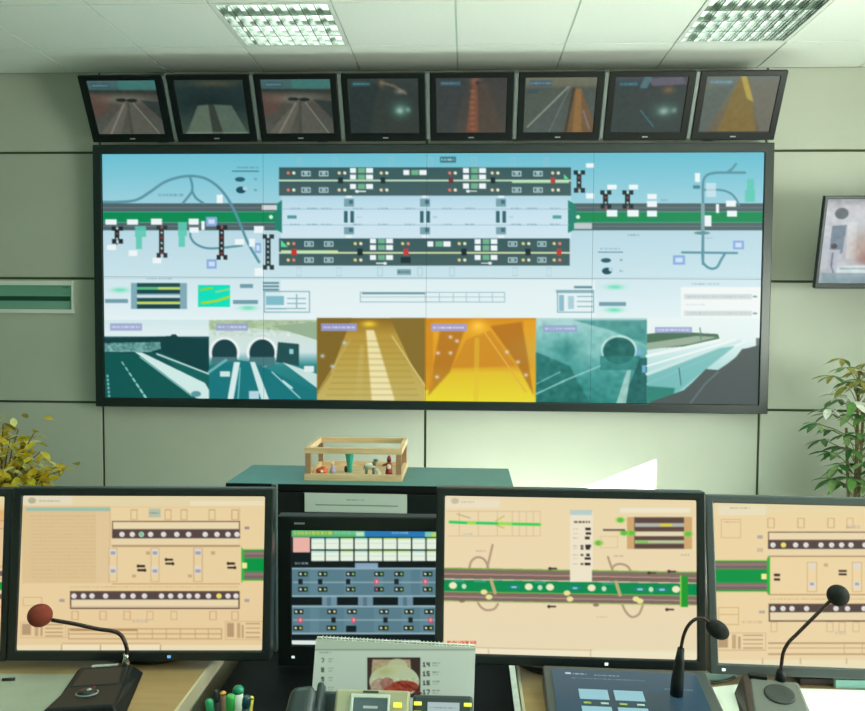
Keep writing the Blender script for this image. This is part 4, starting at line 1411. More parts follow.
def draw_right_monitor(x_off=0.0):
    C = Canvas(708, 496, 975, 672, PEACH)
    C.vgrad(708, 496, 975, 672, [(502, (235, 211, 162)), (590, (236, 211, 163)), (665, (233, 210, 166))])
    C.rect(708, 500, 975, 513, (230, 214, 168), .7)
    C.rect(718, 505, 766, 515.5, (232, 220, 186))
    C.dashes(730, 750, 508, 1.6, (176, 160, 126), .8)
    C.frame(721, 519, 741, 538, (206, 176, 128), .8)
    C.dashes(723, 739, 522, 1.4, (186, 160, 130), .7)
    for x in (771, 801, 831, 850, 880):
        C.frame(x - 3.5, 518, x + 3.5, 528, (204, 168, 124), .8)
    C.dashes(846, 860, 527, 3, (170, 170, 180), .6)
    tunnel_block(C, 768, 900, 531.6, True, [773, 783.5, 795.6, 806, 821, 831.6, 841.6, 851, 865, 876, 888], bright=783.5)
    C.crect(760, 537, 5, 3, (180, 166, 160))
    C.crect(760, 550, 6, 4, (206, 186, 156))
    C.rect(768, 555.6, 900, 557, (170, 136, 100), .8)
    green_block(C, 714, 767, 559, 1)
    for y in (575, 579.4):
        C.crect(777, y, 6, 2.4, (60, 46, 42))
        C.crect(842.6, y - 4 + (0 if y < 577 else -1), 8, 2, (60, 46, 42))
    for x in (812, 857):
        C.frame(x - 5, 562, x + 5, 592, (200, 168, 124), .8)
        C.crect(x, 566, 7, 7, (224, 214, 194))
        C.crect(x, 585, 7, 7, (226, 216, 196))
        C.crect(x, 584, 4, 3, (160, 160, 184))
    C.crect(826, 565, 4, 3, (206, 172, 128))
    C.rect(768, 594, 900, 595.2, (176, 140, 104), .8)
    C.dashes(770, 880, 599, 1.6, (190, 160, 124), .6)
    tunnel_block(C, 768.6, 900, 603.6, False, [773, 783, 792, 806.6, 836, 847.5, 864, 880])
    C.crect(762, 612, 6, 3, (180, 166, 160))
    C.frame(718, 607, 739, 625, (210, 182, 124), .9)
    C.rect(718, 614, 739, 615, (210, 182, 124))
    C.dashes(742, 762, 622, 2.4, (206, 180, 136), .7)
    for x in (774, 830, 842, 856, 880):
        C.frame(x - 3.5, 622, x + 3.5, 632, (208, 174, 132), .8)
    C.dashes(835, 846, 633, 3, (186, 180, 170), .6)
    legend(C, 716, 632.6, 50, 18)
    C.rect(768, 642.4, 960, 644, (186, 152, 114))
    C.rect(768, 647.5, 960, 648.6, (206, 176, 132))
    C.rect(768, 653.5, 960, 655, (190, 156, 116))
    for x in (844, 862, 880):
        C.rect(x, 642, x + .8, 655, (196, 164, 122))
    C.rect(708, 659, 975, 663, (232, 214, 172))
    C.rect(708, 660, 975, 672, (234, 222, 184))
    for x in (762, 800, 846):
        C.rect(x, 658, x + 1, 664, (190, 168, 124))
    return C.finish(2)


def draw_mid_monitor():
    C = Canvas(438, 490, 702, 666, (228, 206, 164))
    C.vgrad(438, 490, 702, 666, [(496, (234, 214, 170)), (580, (235, 215, 176)), (660, (231, 216, 180))])
    k = 5.0 / 250      # rows run slightly downhill on the screen
    C.rect(438, 494, 500, 508, (234, 222, 192))
    C.rect(438, 494, 702, 500, (230, 214, 176), .6)
    C.ell(455, 501, 4, 3, (190, 180, 150), .8)
    C.dashes(461, 474, 502, 1.6, (176, 160, 130), .8)
    C.rect(620, 508, 690, 512.6, (236, 228, 200))
    for y in (511, 535.6):
        C.rect(447, y, 540, y + .7, (206, 176, 136), .8)
    for x in (459, 478, 497, 512, 519, 526, 533, 540):
        C.rect(x, 511, x + .7, 536, (206, 176, 136), .8)
    C.line([(450, 522), (477, 523), (540, 524.6)], 3.2, (150, 220, 80))
    C.line([(450, 522), (466, 523)], 2.4, (40, 196, 110))
    C.line([(477, 523), (497, 523.4)], 2.6, (40, 200, 110))
    C.line([(513, 524), (539, 524.4)], 2.6, (60, 206, 90))
    C.line([(457, 514), (470, 518)], .9, (180, 160, 130))
    C.line([(496, 521), (504, 516)], 1.2, (190, 190, 90))
    C.line([(496, 525), (504, 528)], 1.2, (190, 190, 90))
    C.dashes(463, 473, 534, 1.6, (150, 180, 190), .7)
    C.rect(570, 512, 593, 582, (236, 226, 200))
    C.rect(570, 510, 592, 515, (170, 200, 206), .8)
    C.dashes(574, 590, 522, 2, (80, 60, 56))
    r = random.Random(5)
    for y in (529, 533.5, 538, 546, 548.5, 555, 558.5, 564, 569.5):
        C.crect(588 + r.uniform(-.6, .4), y, r.uniform(3.5, 6), 2.6, (48, 40, 40))
        if r.random() < .6:
            C.crect(582, y, 3, 2.2, (90, 76, 68))
        C.dashes(573, 578, y, 1.2, (190, 170, 140), .7)
    C.rect(627, 517, 692, 549, (206, 166, 112))
    C.rect(634, 517, 684, 549, (130, 104, 88))
    for y0, y1, c in ((518, 522.6, (88, 68, 62)), (523.4, 526.6, (176, 180, 172)), (527.4, 531, (90, 70, 64)), (531.6, 536, (226, 216, 180)), (536.6, 540, (92, 72, 66)), (540.4, 543.4, (186, 196, 150)), (544.4, 548, (86, 66, 60))):
        C.rect(635, y0, 684, y1, c)
    C.rect(660, 523.6, 672, 526.4, (216, 206, 60))
    C.rect(636, 540.6, 648, 543.2, (130, 200, 90))
    for x, y in ((631, 533), (688, 534), (620.4, 520), (598.6, 543), (624, 533)):
        C.ell(x, y, 3.4, 2.4, (40, 168, 60))
        C.ell(x, y, 5.5, 3.4, (150, 214, 80), .5)
    C.rect(603, 529, 625, 531, (110, 92, 84))
    C.frame(600, 536, 618, 548, (216, 190, 140), .8)
    for x0, y0, s in ((478, 551, 1), (616, 556, -1)):
        C.dashes(x0 - 2, x0 + 8, y0, 1.2, (170, 150, 130), .7)
    C.dashes(681, 690, 555, 2, (190, 170, 140), .8)
    RP = (178, 152, 124)
    C.curve([(469, 570), (471, 562), (476, 557.6), (482, 558), (486, 562), (489, 570)], 2.2, RP)
    C.curve([(487, 569), (490, 556), (492.6, 545)], 2.2, RP)
    C.curve([(614, 574), (611, 566), (608, 557)], 2.2, RP)
    C.curve([(612, 574), (613, 567), (619, 564), (627, 566), (632, 573)], 2.2, RP)
    C.curve([(477, 600), (480, 606), (486, 610), (494, 609), (498, 604)], 2.2, RP)
    C.curve([(622, 604), (626, 612), (632, 617), (639, 614), (643, 605)], 2.2, RP)

    def yb(x, y):
        return y + (x - 446) * .017
    for xa in range(438, 702, 4):
        y = yb(xa, 0) - 0
        for (a, b, c) in ((570.6, 572, (120, 172, 70)), (572, 576.4, (128, 108, 98)), (576.4, 577.4, (196, 150, 136)), (577.4, 581.4, (120, 100, 92)), (581.4, 582.4, (210, 190, 160)),
                          (582.6, 594, (0, 138, 78)), (594, 596, (120, 180, 70)), (595, 599, (126, 106, 96)), (599, 600, (186, 150, 136)), (600, 603.4, (124, 104, 96)), (603.4, 604.6, (170, 190, 110))):
            C.rect(xa, y + a - 3, xa + 4.3, y + b - 3, c)
    C.rect(570, 566, 592, 582, (236, 226, 200))
    for x in (453, 528.8, 550, 591.6, 676):
        C.ell(x, yb(x, 585.4), 4, 3.4, (240, 232, 190))
    for x in (464, 540, 604, 651):
        C.ell(x, yb(x, 586), 2.4, 2.6, (196, 224, 190))
    for x in (514, 575, 640, 662):
        C.rect(x - 6, yb(x, 584.6), x + 6, yb(x, 587.2), (40, 120, 150))
        C.crect(x, yb(x, 586), 5, 1.8, (150, 206, 220))
    for x, y in ((484, 592), (567, 593), (636, 599), (489, 597), (570, 599), (640, 601)):
        C.ell(x, y, 3.4, 2.6, (236, 224, 150))
    for x in (492, 617):
        C.line([(x - 1, yb(x, 579)), (x + 3, yb(x, 592))], 3.4, (190, 170, 120))
    for x in (452, 474, 534, 602):
        C.rect(x, yb(x, 580), x + 12, yb(x, 582), (60, 170, 150), .7)
    for x, y in ((553, 568.6), (672, 571.4), (552, 606.6), (670, 609.6), (652, 573)):
        C.rect(x - 4, y - .8, x + 4, y + .8, (74, 56, 50))
        C.ell(x - 3, y, 1.8, 1.6, (74, 56, 50))
    for x, y in ((462, 601), (596, 605)):
        C.ell(x, y, 3, 1.6, (120, 100, 70), .8)
    C.dashes(597, 607, 617, 1.6, (196, 170, 130), .8)
    C.rect(681, 576, 688, 607, (30, 152, 46))
    C.rect(680, 575.4, 681.2, 607, (150, 206, 90))
    C.dashes(447, 476, 642.6, 3, (226, 70, 48), .95)
    C.rect(438, 650, 702, 666, (236, 224, 190), .7)
    C.poly([(474, 648.6), (700, 653), (700, 666), (438, 666), (438, 647)], (238, 228, 196))
    for x in (488, 590):
        C.rect(x, 649, x + 1, 657, (206, 184, 140))
    C.line([(474, 647.4), (592, 650.4)], .9, (206, 186, 146))
    return C.finish(2)


def draw_centre_monitor():
    C = Canvas(284, 526, 444, 650, (16, 26, 28))
    C.rect(284, 529, 444, 537, (40, 120, 180))
    C.rect(290, 530, 365, 537, (90, 180, 120))
    C.dashes(294, 332, 533, 3.4, (206, 206, 60))
    C.dashes(334, 360, 533, 2.6, (120, 200, 150))
    C.crect(360, 534, 8, 4, (190, 226, 200))
    C.dashes(392, 408, 533, 1.6, (206, 226, 236), .8)
    C.rect(425, 532, 440, 537, (130, 200, 170))
    C.rect(432, 533, 440, 537, (190, 210, 90))
    C.rect(293, 537.4, 310, 552.4, (232, 178, 166))
    for k in range(9):
        x = 311.4 + k * 14.4
        for y0, y1 in ((538, 549.4), (550.6, 561)):
            C.rect(x, y0, x + 13.2, y1, (228, 240, 222))
            C.rect(x, y0, x + 13.2, y0 + 1.8, (190, 226, 150) if k in (2, 4, 5, 6, 8) else (170, 220, 210))
            C.rect(x + 1, y0 + 5, x + 12, y0 + 5.8, (170, 190, 180), .5)
    C.dashes(295, 308, 563.4, 2, (150, 166, 170))
    C.rect(355, 563, 378, 569, (134, 164, 190))
    for y0, y1 in ((567.6, 597), (605.4, 634.4)):
        C.rect(291.6, y0, 437, y1, (88, 124, 136))
        C.rect(291.6, y0, 437, y0 + 1.8, (146, 176, 186))
        C.rect(291.6, y1 - 1.8, 437, y1, (150, 178, 188))
        for xx in (310, 344, 374, 402, 420):
            C.rect(xx, y0 + 2, xx + 9, y1 - 2, (98, 136, 148), .7)
        C.rect(293, (y0 + y1) / 2 - .6, 436, (y0 + y1) / 2 + .6, (140, 168, 176))
    for xx in (322, 358, 398):
        C.rect(xx, 597, xx + 15, 606, (110, 142, 158))
        C.rect(xx + 5, 597, xx + 9, 606, (84, 116, 130))

    def sig(x, y, c1, c2):
        C.crect(x, y, 9.4, 4.6, (22, 34, 36))
        C.ell(x - 2.4, y, 1.2, 1.2, c1)
        C.ell(x + 2.4, y, 1.2, 1.2, c2)
    Yl, Gr, Rd = (226, 226, 190), (150, 196, 120), (226, 110, 130)
    for i, x in enumerate((303, 322.6, 350.6, 379, 399, 427.6)):
        sig(x, 574, Yl, Gr)
        sig(x, 589.4, Rd if i == 3 else Yl, Gr)
        C.crect(x - 2.4, 581.6, 4.4, 5.4, (214, 80, 100) if i in (3, 5) else (24, 34, 36))
        if i in (3, 5):
            C.crect(x - 2.4, 581.6, 2, 2.6, (236, 170, 176))
    for i, x in enumerate((298.6, 332, 352, 384, 409, 429)):
        sig(x, 611.6, Yl, Yl)
        sig(x - .5, 628, Yl, (206, 206, 70))
        C.crect(x + 1.6, 620, 4.4, 5.6, (210, 76, 100) if i in (0, 2, 5) else (24, 34, 36))
        if i in (0, 2, 5):
            C.crect(x + 1.6, 620, 2, 2.6, (236, 170, 176))
    C.crect(351, 629, 10, 6, (20, 30, 32))
    C.rect(286, 638.6, 444, 640, (16, 26, 28))
    C.rect(287, 640.4, 420, 645.4, (222, 232, 230))
    return C.finish(2)


def draw_far_monitor():
    C = Canvas(-246, 490, 10, 656, PEACH)
    C.vgrad(-246, 490, 10, 656, [(495, (228, 208, 150)), (508, (226, 204, 152)), (512, (226, 176, 110)), (530, (226, 196, 150)), (650, (228, 204, 152))])
    C.rect(-246, 494, 10, 505, (228, 212, 160))
    for y in (520, 528, 566, 578, 606, 622):
        C.rect(-200, y, 10, y + 1.4, (190, 150, 110), .7)
    C.rect(-246, 571, 10, 576, (110, 92, 88))
    C.rect(-246, 582, 10, 590, (20, 150, 60))
    C.rect(-246, 594, 10, 599, (110, 92, 88))
    for x in range(-230, 0, 24):
        C.ell(x, 586, 3, 2.6, (236, 226, 170))
    C.rect(-246, 645, 10, 656, (234, 222, 184))
    return C.finish(2)


SW, SH = .518, .324


def desk_monitor(pos, yaw, tilt_, canvas, quad, label, buttons=False, z_desk=DZ, w=SW, h_=SH, bz=(.018, .018, .018, .021), m=None, mark=None, led=None, group='wide desk monitors', name='desktop_monitor'):
    m = m or M_MON
    Mx = Matrix.Translation(pos) @ Matrix.Rotation(yaw, 4, 'Z') @ Matrix.Rotation(-tilt_, 4, 'X')
    bl_, br_, bt_, bb_ = bz
    base = Mx @ Vector((0, .12, 0))
    t_ = thing(name, (base.x, base.y, z_desk), label, 'monitor', group, yaw)
    x0, x1, z0, z1 = -w / 2, w / 2, -h_ / 2, h_ / 2
    MB(Mx).ring(x0 - bl_, x1 + br_, z0 - bb_, z1 + bt_, x0, x1, z0, z1, -.006, .03).build('bezel', m, t_, .003)
    picture('screen', t_, Mx, x0, x1, z0, z1, canvas, quad, M_SCREEN, 1.15, 0.0)
    MB(Mx).hexa([(x0 - bl_ + .004, .03, z0 - bb_ + .004), (x1 + br_ - .004, .03, z0 - bb_ + .004), (x1 - .09, .075, z0 + .05), (x0 + .09, .075, z0 + .05),
                 (x0 - bl_ + .004, .03, z1 + bt_ - .004), (x1 + br_ - .004, .03, z1 + bt_ - .004), (x1 - .09, .075, z1 - .04), (x0 + .09, .075, z1 - .04)]).build('rear_case', m, t_)
    R_ = Matrix.Translation((base.x, base.y, 0)) @ Matrix.Rotation(yaw, 4, 'Z')
    MB(R_).box(-.045, .045, -.035, .02, z_desk + .012, pos[2] + .03).build('stand_neck', m, t_, .004)
    MB(R_).lathe([(.118, z_desk), (.12, z_desk + .004), (.112, z_desk + .010), (.05, z_desk + .016)], (0, .0, 0), 28).build('stand_foot', m, t_, smooth=True)
    if led:
        MB(Mx).box(led[0] - .0035, led[0] + .0035, -.0075, -.0055, z0 - bb_ * .55 - .0025, z0 - bb_ * .55 + .0025).build('power_led', led[1], t_)
    if mark:
        MB(Mx).box(mark - .012, mark + .012, -.0072, -.0055, z1 + bt_ * .5 - .002, z1 + bt_ * .5 + .002).build('maker_mark', M_MARK, t_)
    if buttons:
        for k in range(8):
            bx = .06 + k * .022
            MB(Mx).box(bx - .005, bx + .005, -.0075, -.0055, z0 - bb_ * .6 - .002, z0 - bb_ * .6 + .002).build('control_button', M_GREYP, t_)
    return t_


desk_monitor((-.688, 1.603, .958), .059, .115, draw_left_monitor(), None,
             'wide dark framed monitor behind the red foam microphone, peach diagram', led=(.064, M_LEDB))
desk_monitor((.217, 1.592, .972), -.009, .092, draw_mid_monitor(), None,
             'wide monitor right of centre, green road band across a peach screen', led=(.075, M_LED))
MMG = mat('monitor_bezel_lit_grey', (74, 82, 84), .4, spec=.6)  # bezel colour lightened to carry the stronger light at the right
desk_monitor((.783, 1.611, .959), -.031, .194, draw_right_monitor(), None,
             'wide monitor, frame lightened for right-hand light, behind the right grey microphone, at the right edge', buttons=True, m=MMG, led=(-.25, M_LED))
desk_monitor((-1.239, 1.545, .956), .16, .115, draw_far_monitor(), None, bz=(.018, .014, .018, .021), label=
             'monitor at the far left end, only its right edge in view')
desk_monitor((-.232, 1.764, .878), .03, .0, draw_centre_monitor(), None,
             'smaller black monitor in the middle behind the desk calendar', z_desk=CZD, w=.338, h_=.27, bz=(.032, .032, .034, .05), m=M_BLACK, led=(-.165, M_LED), group=None, mark=-.150)

# grey upright strip between left monitor and the centre one
gp = at(274, 575, 1.70)
tag(MB().box(gp.x - .006, gp.x + .006, 1.70, 1.715, at(274, 652, 1.70).z, at(274, 484.5, 1.70).z).build('divider_strip', mat('divider_grey_teal', (74, 92, 92), .4), None, .002),
    'thin grey upright divider strip between the left and centre monitors', 'divider')

# ------------------------------------------------------------------ microphones


def tube_px(pts):
    return [at(*p) for p in pts]


def smooth_path(P, n=6):
    P = [Vector(p) for p in P]
    Q = [P[0] * 2 - P[1]] + P + [P[-1] * 2 - P[-2]]
    out = []
    for i in range(1, len(Q) - 2):
        a, b, c, d = Q[i - 1], Q[i], Q[i + 1], Q[i + 2]
        for k in range(n):
            t_ = k / n
            out.append(0.5 * (2 * b + (c - a) * t_ + (2 * a - 5 * b + 4 * c - d) * t_ ** 2 + (3 * b - a - 3 * c + d) * t_ ** 3))
    out.append(P[-1])
    return out


def foam(center, axis, r, l, m, name='foam_windscreen', parent=None):
    axis = Vector(axis).normalized()
    q_ = Vector((0, 0, 1)).rotation_difference(axis).to_matrix().to_4x4()
    return MB(Matrix.Translation(center) @ q_).ball((0, 0, 0), r, r, l, 24, 16).build(name, m, parent, smooth=True)


M_MICB = mat('microphone_black', (20, 28, 31), .5, spec=.25, noise=.05, nscale=150)
M_MICS = mat('gooseneck_brown_black', (58, 44, 42), .35, metal=.4)
# left microphone: wedge base turned towards the left
b0 = at(106, 664, 1.545)
MH = b0.z - DZ            # height of the base at its back
b0.z = DZ
ang = math.radians(12)
Bm = Matrix.Translation((b0.x, b0.y, DZ)) @ Matrix.Rotation(ang, 4, 'Z')
m1 = thing('gooseneck_microphone', (b0.x, b0.y, DZ), 'black desk microphone with red brown foam ball, on the left desk', 'microphone', None, ang)
bmb = MB(Bm)
prof = [(0.008, 0.0), (0.0, MH - .006), (-.010, MH), (-.085, MH - .006), (-.20, .036), (-.206, .0)]
halfw = [.066, .050, .050, .053, .060, .068]
n = len(prof)
v = []
for side in (-1, 1):
    for (yy, zz), hw_ in zip(prof, halfw):
        v.append((side * hw_ + (.010 if zz < .001 and side > 0 else 0), yy, zz))
bmb.add(v, [tuple(range(n)), tuple(range(n, 2 * n))[::-1]] + [(i, n + i, n + (i + 1) % n, (i + 1) % n) for i in range(n)])
bmb.build('base', M_MICB, m1, .006, seg=3)
pl = MB(Bm).hexa([(-.044, -.084, MH - .008), (.044, -.084, MH - .008), (.038, -.020, MH - .003), (-.038, -.020, MH - .003),
                  (-.043, -.082, MH - .0045), (.043, -.082, MH - .0045), (.037, -.022, MH + .0005), (-.037, -.022, MH + .0005)])
pl.build('top_plate', M_BLACK, m1)
Bk = Bm @ Matrix.Translation((-.004, -.128, MH - .006 - (MH - .042) * .43 / 1.15)) @ Matrix.Rotation(math.atan2(MH - .042, .115), 4, 'X')
MB(Bk).lathe([(.018, 0), (.018, .004), (.015, .007), (.006, .0075)], (0, 0, 0), 20).build('talk_button', M_BLACK, m1, smooth=True)
MB(Bk).lathe([(.021, 0), (.021, .002), (.0185, .0025)], (0, 0, 0), 24).build('button_ring', M_GREYP, m1, smooth=True)
MB(Bk).ball((.004, -.002, .008), .0045, .0045, .002).build('button_cap', M_MARK, m1, smooth=True)
MB(Bk).ball((.006, .030, .002), .003, .003, .0015).build('indicator', mat('indicator_red', (170, 40, 44), .4), m1, smooth=True)
MB(Bm).box(-.026, .026, -.012, -.004, MH - .003, MH + .002).build('name_strip', M_MARK, m1, .001)
socket = Bm @ Vector((.042, -.010, MH - .003))
yq = socket.y
MB().lathe([(.008, -.004), (.008, .012), (.0055, .02), (.005, .026)], socket, 14).build('collar', M_CHROME, m1, smooth=True)
path = smooth_path([socket + Vector((0, 0, .018))] + [at(*p, yq) for p in ((127, 650), (124, 640), (119.5, 634), (112, 631), (98, 629), (75, 624), (52, 620))])
MB().tube(path, [.0042] * len(path), 10).build('gooseneck', M_MICS, m1, smooth=True)
foam(at(40, 615.4, yq), (1, 0, -.15), .0235, .0245, M_FOAM_R, parent=m1)

# intercom touch panel with a microphone plugged into it
pt = [atz(549, 668.5, DZ + .045), atz(697, 674.5, DZ + .045)]
pxm = (pt[0].x + pt[1].x) / 2
pyb = (pt[0].y + pt[1].y) / 2
pw = (pt[1].x - pt[0].x)
pang = math.atan2(pt[1].y - pt[0].y, pt[1].x - pt[0].x)
PTI = math.radians(14)
ip = thing('intercom_panel', (pxm, pyb, DZ), 'dark intercom desk panel with a blue touch screen of pale keys', 'intercom', None, pang)
Pm = Matrix.Translation((pxm, pyb, DZ)) @ Matrix.Rotation(pang, 4, 'Z')
MB(Pm).hexa([(-pw / 2 - .012, -.26, 0), (pw / 2 + .020, -.26, 0), (pw / 2 + .020, .012, 0), (-pw / 2 - .012, .012, 0),
             (-pw / 2 - .012, -.26, .012), (pw / 2 + .020, -.26, .012), (pw / 2 + .020, .012, .047), (-pw / 2 - .012, .012, .047)]).build('housing', mat('panel_housing_grey', (70, 78, 80), .4), ip, .004)
Fm = Pm @ Matrix.Translation((0, 0, .0450)) @ Matrix.Rotation(math.atan2(.035, .272), 4, 'X')
CI = Canvas(0, 0, 150, 110, (44, 78, 96), 3)
CI.vgrad(0, 0, 150, 110, [(0, (46, 84, 104)), (40, (42, 78, 98)), (110, (40, 74, 92))])
CI.rect(14, 5, 20, 8, (190, 206, 212))
CI.dashes(22, 36, 7, 2, (150, 176, 188))
CI.dashes(44, 70, 8, 1.8, (140, 170, 182), .9)
CI.dashes(20, 95, 14, 1.4, (120, 150, 164), .8)
CI.rect(30, 34, 118, 110, (50, 76, 88))
CI.dashes(112, 140, 26, 2, (120, 160, 176), .6)
CI.finish(1)
M_TS = printed('touch_screen', .95, .25, .4)
picture('touch_screen', ip, Fm @ Matrix.Rotation(math.radians(-90), 4, 'X'), -pw / 2 + .004, pw / 2 - .004, -.232, -.004, CI, [(0, 0), (150, 0), (150, 110), (0, 110)], M_TS, 2.0, -.0025)
M_KEY = mat('lit_key', (60, 84, 92), .4, emit=(146, 194, 208), emit_s=.8)
for r in range(4):
    for c in range(2):
        kx = -pw / 2 + .078 + c * .066
        ky = -.086 - r * .053
        MB(Fm).box(kx - .0275, kx + .0275, ky - .0155, ky + .0155, .0028, .0042).build('key', M_KEY, ip, .0008)
        MB(Fm).box(kx - .022, kx - .008, ky - .029, ky - .024, .0028, .0036).build('key_label', mat('key_label_green', (150, 170, 80), .5), ip)
        MB(Fm).box(kx + .010, kx + .024, ky - .029, ky - .024, .0028, .0036).build('key_label', mat('key_label_pale', (170, 186, 186), .5), ip)
pn, p0_, rd = Fm.to_3x3() @ Vector((0, 0, 1)), Fm @ Vector((0, 0, .001)), ray(676.5, 695)
s0 = Vector((0, 0, CAMZ)) + rd * (pn.dot(p0_ - Vector((0, 0, CAMZ))) / pn.dot(rd))
gy = s0.y
MB().tube([s0] + [at(x, y, gy) for x, y in ((677.5, 680), (679.4, 662), (681, 648))], [.0125, .0118, .0092, .0062], 14).build('microphone_stem', M_MICB, ip, smooth=True)
path = smooth_path([at(x, y, gy) for x, y in ((681, 648), (683.5, 636), (688, 626), (695, 619.5), (703, 618.5), (710, 623))])
MB().tube(path, .0032, 10).build('gooseneck', M_MICS, ip, smooth=True)
foam(at(717.5, 629.5, gy), at(727, 636, gy) - at(708, 623, gy), .0165, .0235, M_FOAM_B, parent=ip)

# right microphone with a speaker in its base
rb = at(773, 678, 1.53)
RH = rb.z - DZ
rb.z = DZ
M_MICG = mat('microphone_grey', (104, 110, 106), .45)
ra = math.radians(-12)
Rm_ = Matrix.Translation((rb.x, rb.y, DZ)) @ Matrix.Rotation(ra, 4, 'Z')
m3 = thing('gooseneck_microphone', (rb.x, rb.y, DZ), 'grey desk microphone with round speaker base and black foam, right desk', 'microphone', None, ra)
bb = MB(Rm_)
v = []
prof = [(0.006, 0.0), (0.0, RH - .005), (-.008, RH), (-.125, RH - .026), (-.135, RH - .034), (-.14, .0)]
halfw = [.056, .045, .045, .050, .052, .060]
n = len(prof)
for side in (-1, 1):
    for (yy, zz), hw_ in zip(prof, halfw):
        v.append((side * hw_, yy, zz))
bb.add(v, [tuple(range(n)), tuple(range(n, 2 * n))[::-1]] + [(i, n + i, n + (i + 1) % n, (i + 1) % n) for i in range(n)])
bb.build('base', M_MICG, m3, .004, seg=3)
Sk = Rm_ @ Matrix.Translation((.004, -.050, RH - .0092)) @ Matrix.Rotation(math.atan2(.026, .117), 4, 'X')
MB(Sk).lathe([(.028, 0), (.028, .0022), (.025, .003), (.012, .0014)], (0, 0, 0), 26).build('speaker_grille', mat('speaker_grille_dark', (52, 58, 58), .6), m3, smooth=True)
MB(Rm_ @ Matrix.Translation((.018, -.105, RH - .0212)) @ Matrix.Rotation(math.atan2(.026, .117), 4, 'X')).box(-.010, .010, -.006, .006, 0, .004).build('button', M_MARK, m3, .001)
MB(Rm_).hexa([(-.072, -.13, 0), (-.050, -.13, 0), (-.050, .0, 0), (-.072, .0, 0), (-.060, -.125, RH - .028), (-.047, -.125, RH - .028), (-.043, -.004, RH + .002), (-.058, -.004, RH + .002)]).build('side_cheek', mat('cheek_brown', (58, 46, 44), .4), m3, .003)
MB(Rm_).box(-.046, -.012, -.012, .002, RH - .004, RH + .006).build('rear_socket', M_MICB, m3, .002)
s3 = Rm_ @ Vector((.013, -.004, RH - .001))
y3 = s3.y
MB().lathe([(.010, -.004), (.009, .012), (.006, .022)], s3, 14).build('collar', M_MICB, m3, smooth=True)
path = smooth_path([s3 + Vector((0, 0, .01))] + [at(x, y, y3) for x, y in ((781.5, 664), (783.5, 652), (789, 642), (797, 634), (812, 619), (831, 600))])
MB().tube(path, .0034, 10).build('gooseneck', M_MICS, m3, smooth=True)
foam(at(838, 595.4, y3), (1, 0, 1), .0205, .0205, M_FOAM_B, parent=m3)

# ------------------------------------------------------------------ desk calendar
ca = [at(316, 641, 1.40), at(475.5, 645.5, 1.40)]
cw = (ca[1] - ca[0]).length
cang = math.radians(-1.0)
cmx = (ca[0].x + ca[1].x) / 2
ctop = (ca[0].z + ca[1].z) / 2
chh = ctop - CZD
CTI = math.radians(16)
ctl = chh / math.cos(CTI)
cal = thing('desk_calendar', (cmx, 1.40, CZD), 'white flip desk calendar with a food photograph, in front of the centre monitor', 'calendar', None, cang)
Cm = Matrix.Translation((cmx, 1.40, ctop)) @ Matrix.Rotation(math.radians(1.6), 4, 'Y') @ Matrix.Rotation(-CTI, 4, 'X')
CC = Canvas(0, -4, 162, 150, (176, 188, 178), 3)
CC.vgrad(0, 0, 162, 115, [(0, (206, 208, 202)), (11, (204, 206, 200)), (12, (220, 222, 220)), (115, (216, 220, 220))])
CC.rect(0, 9.6, 162, 10.8, (140, 150, 144), .9)
CC.dashes(5, 18, 13, 1.6, (120, 130, 128), .8)
for k, tx in enumerate(('7', '8', '9', '10', '11', '12')):
    CC.digits(tx, 7 - (2 if len(tx) > 1 else 0), 18.5 + k * 9.4, 4.6, (44, 52, 54))
    CC.dashes(14, 19, 19.5 + k * 9.4, 1.0, (130, 140, 140), .8)
    CC.dashes(14, 18, 22 + k * 9.4, 1.0, (140, 150, 150), .8)
for k, tx in enumerate(('14', '15', '16', '17', '18', '19')):
    CC.digits(tx, 108.5, 24 - 1.5 + k * 9.2, 4.8, (40, 48, 52))
    CC.dashes(118, 126, 23.5 + k * 9.2, 1.2, (120, 130, 134), .8)
    CC.dashes(118, 124, 26 + k * 9.2, 1.0, (140, 150, 150), .8)
CC.rect(53, 18, 106, 58, (66, 44, 46))
CC.poly([(58, 20), (96, 20), (97, 32), (57, 36)], (206, 168, 146))
CC.noise(58, 20, 97, 36, 8, 3, 4)
CC.ell(80, 42, 25, 17, (222, 218, 196))
CC.ell(83, 27, 10, 8, (226, 216, 186), .8)
CC.ell(70, 32, 8, 5, (206, 196, 130), .8, 1)
CC.ell(66, 48, 10, 9, (206, 160, 150), .9)
CC.ell(73, 44, 7, 6, (190, 120, 116), .9)
CC.ell(90, 47, 14, 6, (178, 60, 44), .95)
CC.ell(80, 51, 11, 5, (190, 76, 56), .95)
for a, b in ((84, 43), (92, 45), (99, 49), (88, 50)):
    CC.line([(a, b), (a + 8, b + 5)], 1.6, (140, 34, 30))
CC.noise(58, 38, 104, 58, 12, 2, 6)
CC.finish(2)
CC.x0, CC.x1, CC.y0, CC.y1 = CC.x0 + 314.3, CC.x1 + 314.3, CC.y0 + 639.5, CC.y1 + 639.5
picture('page', cal, Cm, -cw / 2, cw / 2, -ctl, 0, CC, None, M_PRINT, 1.6, -.002)
MB(Cm).box(-cw / 2, cw / 2, -.0015, .003, -ctl, 0).build('page_stack', M_PAPER, cal)
Cb = Matrix.Translation((cmx, 1.40 + .01, ctop)) @ Matrix.Rotation(math.radians(1.6), 4, 'Y') @ Matrix.Rotation(CTI, 4, 'X')
MB(Cb).box(-cw / 2, cw / 2, -.001, .002, -ctl, 0).build('back_board', M_PAPER, cal)
sp_ = MB()
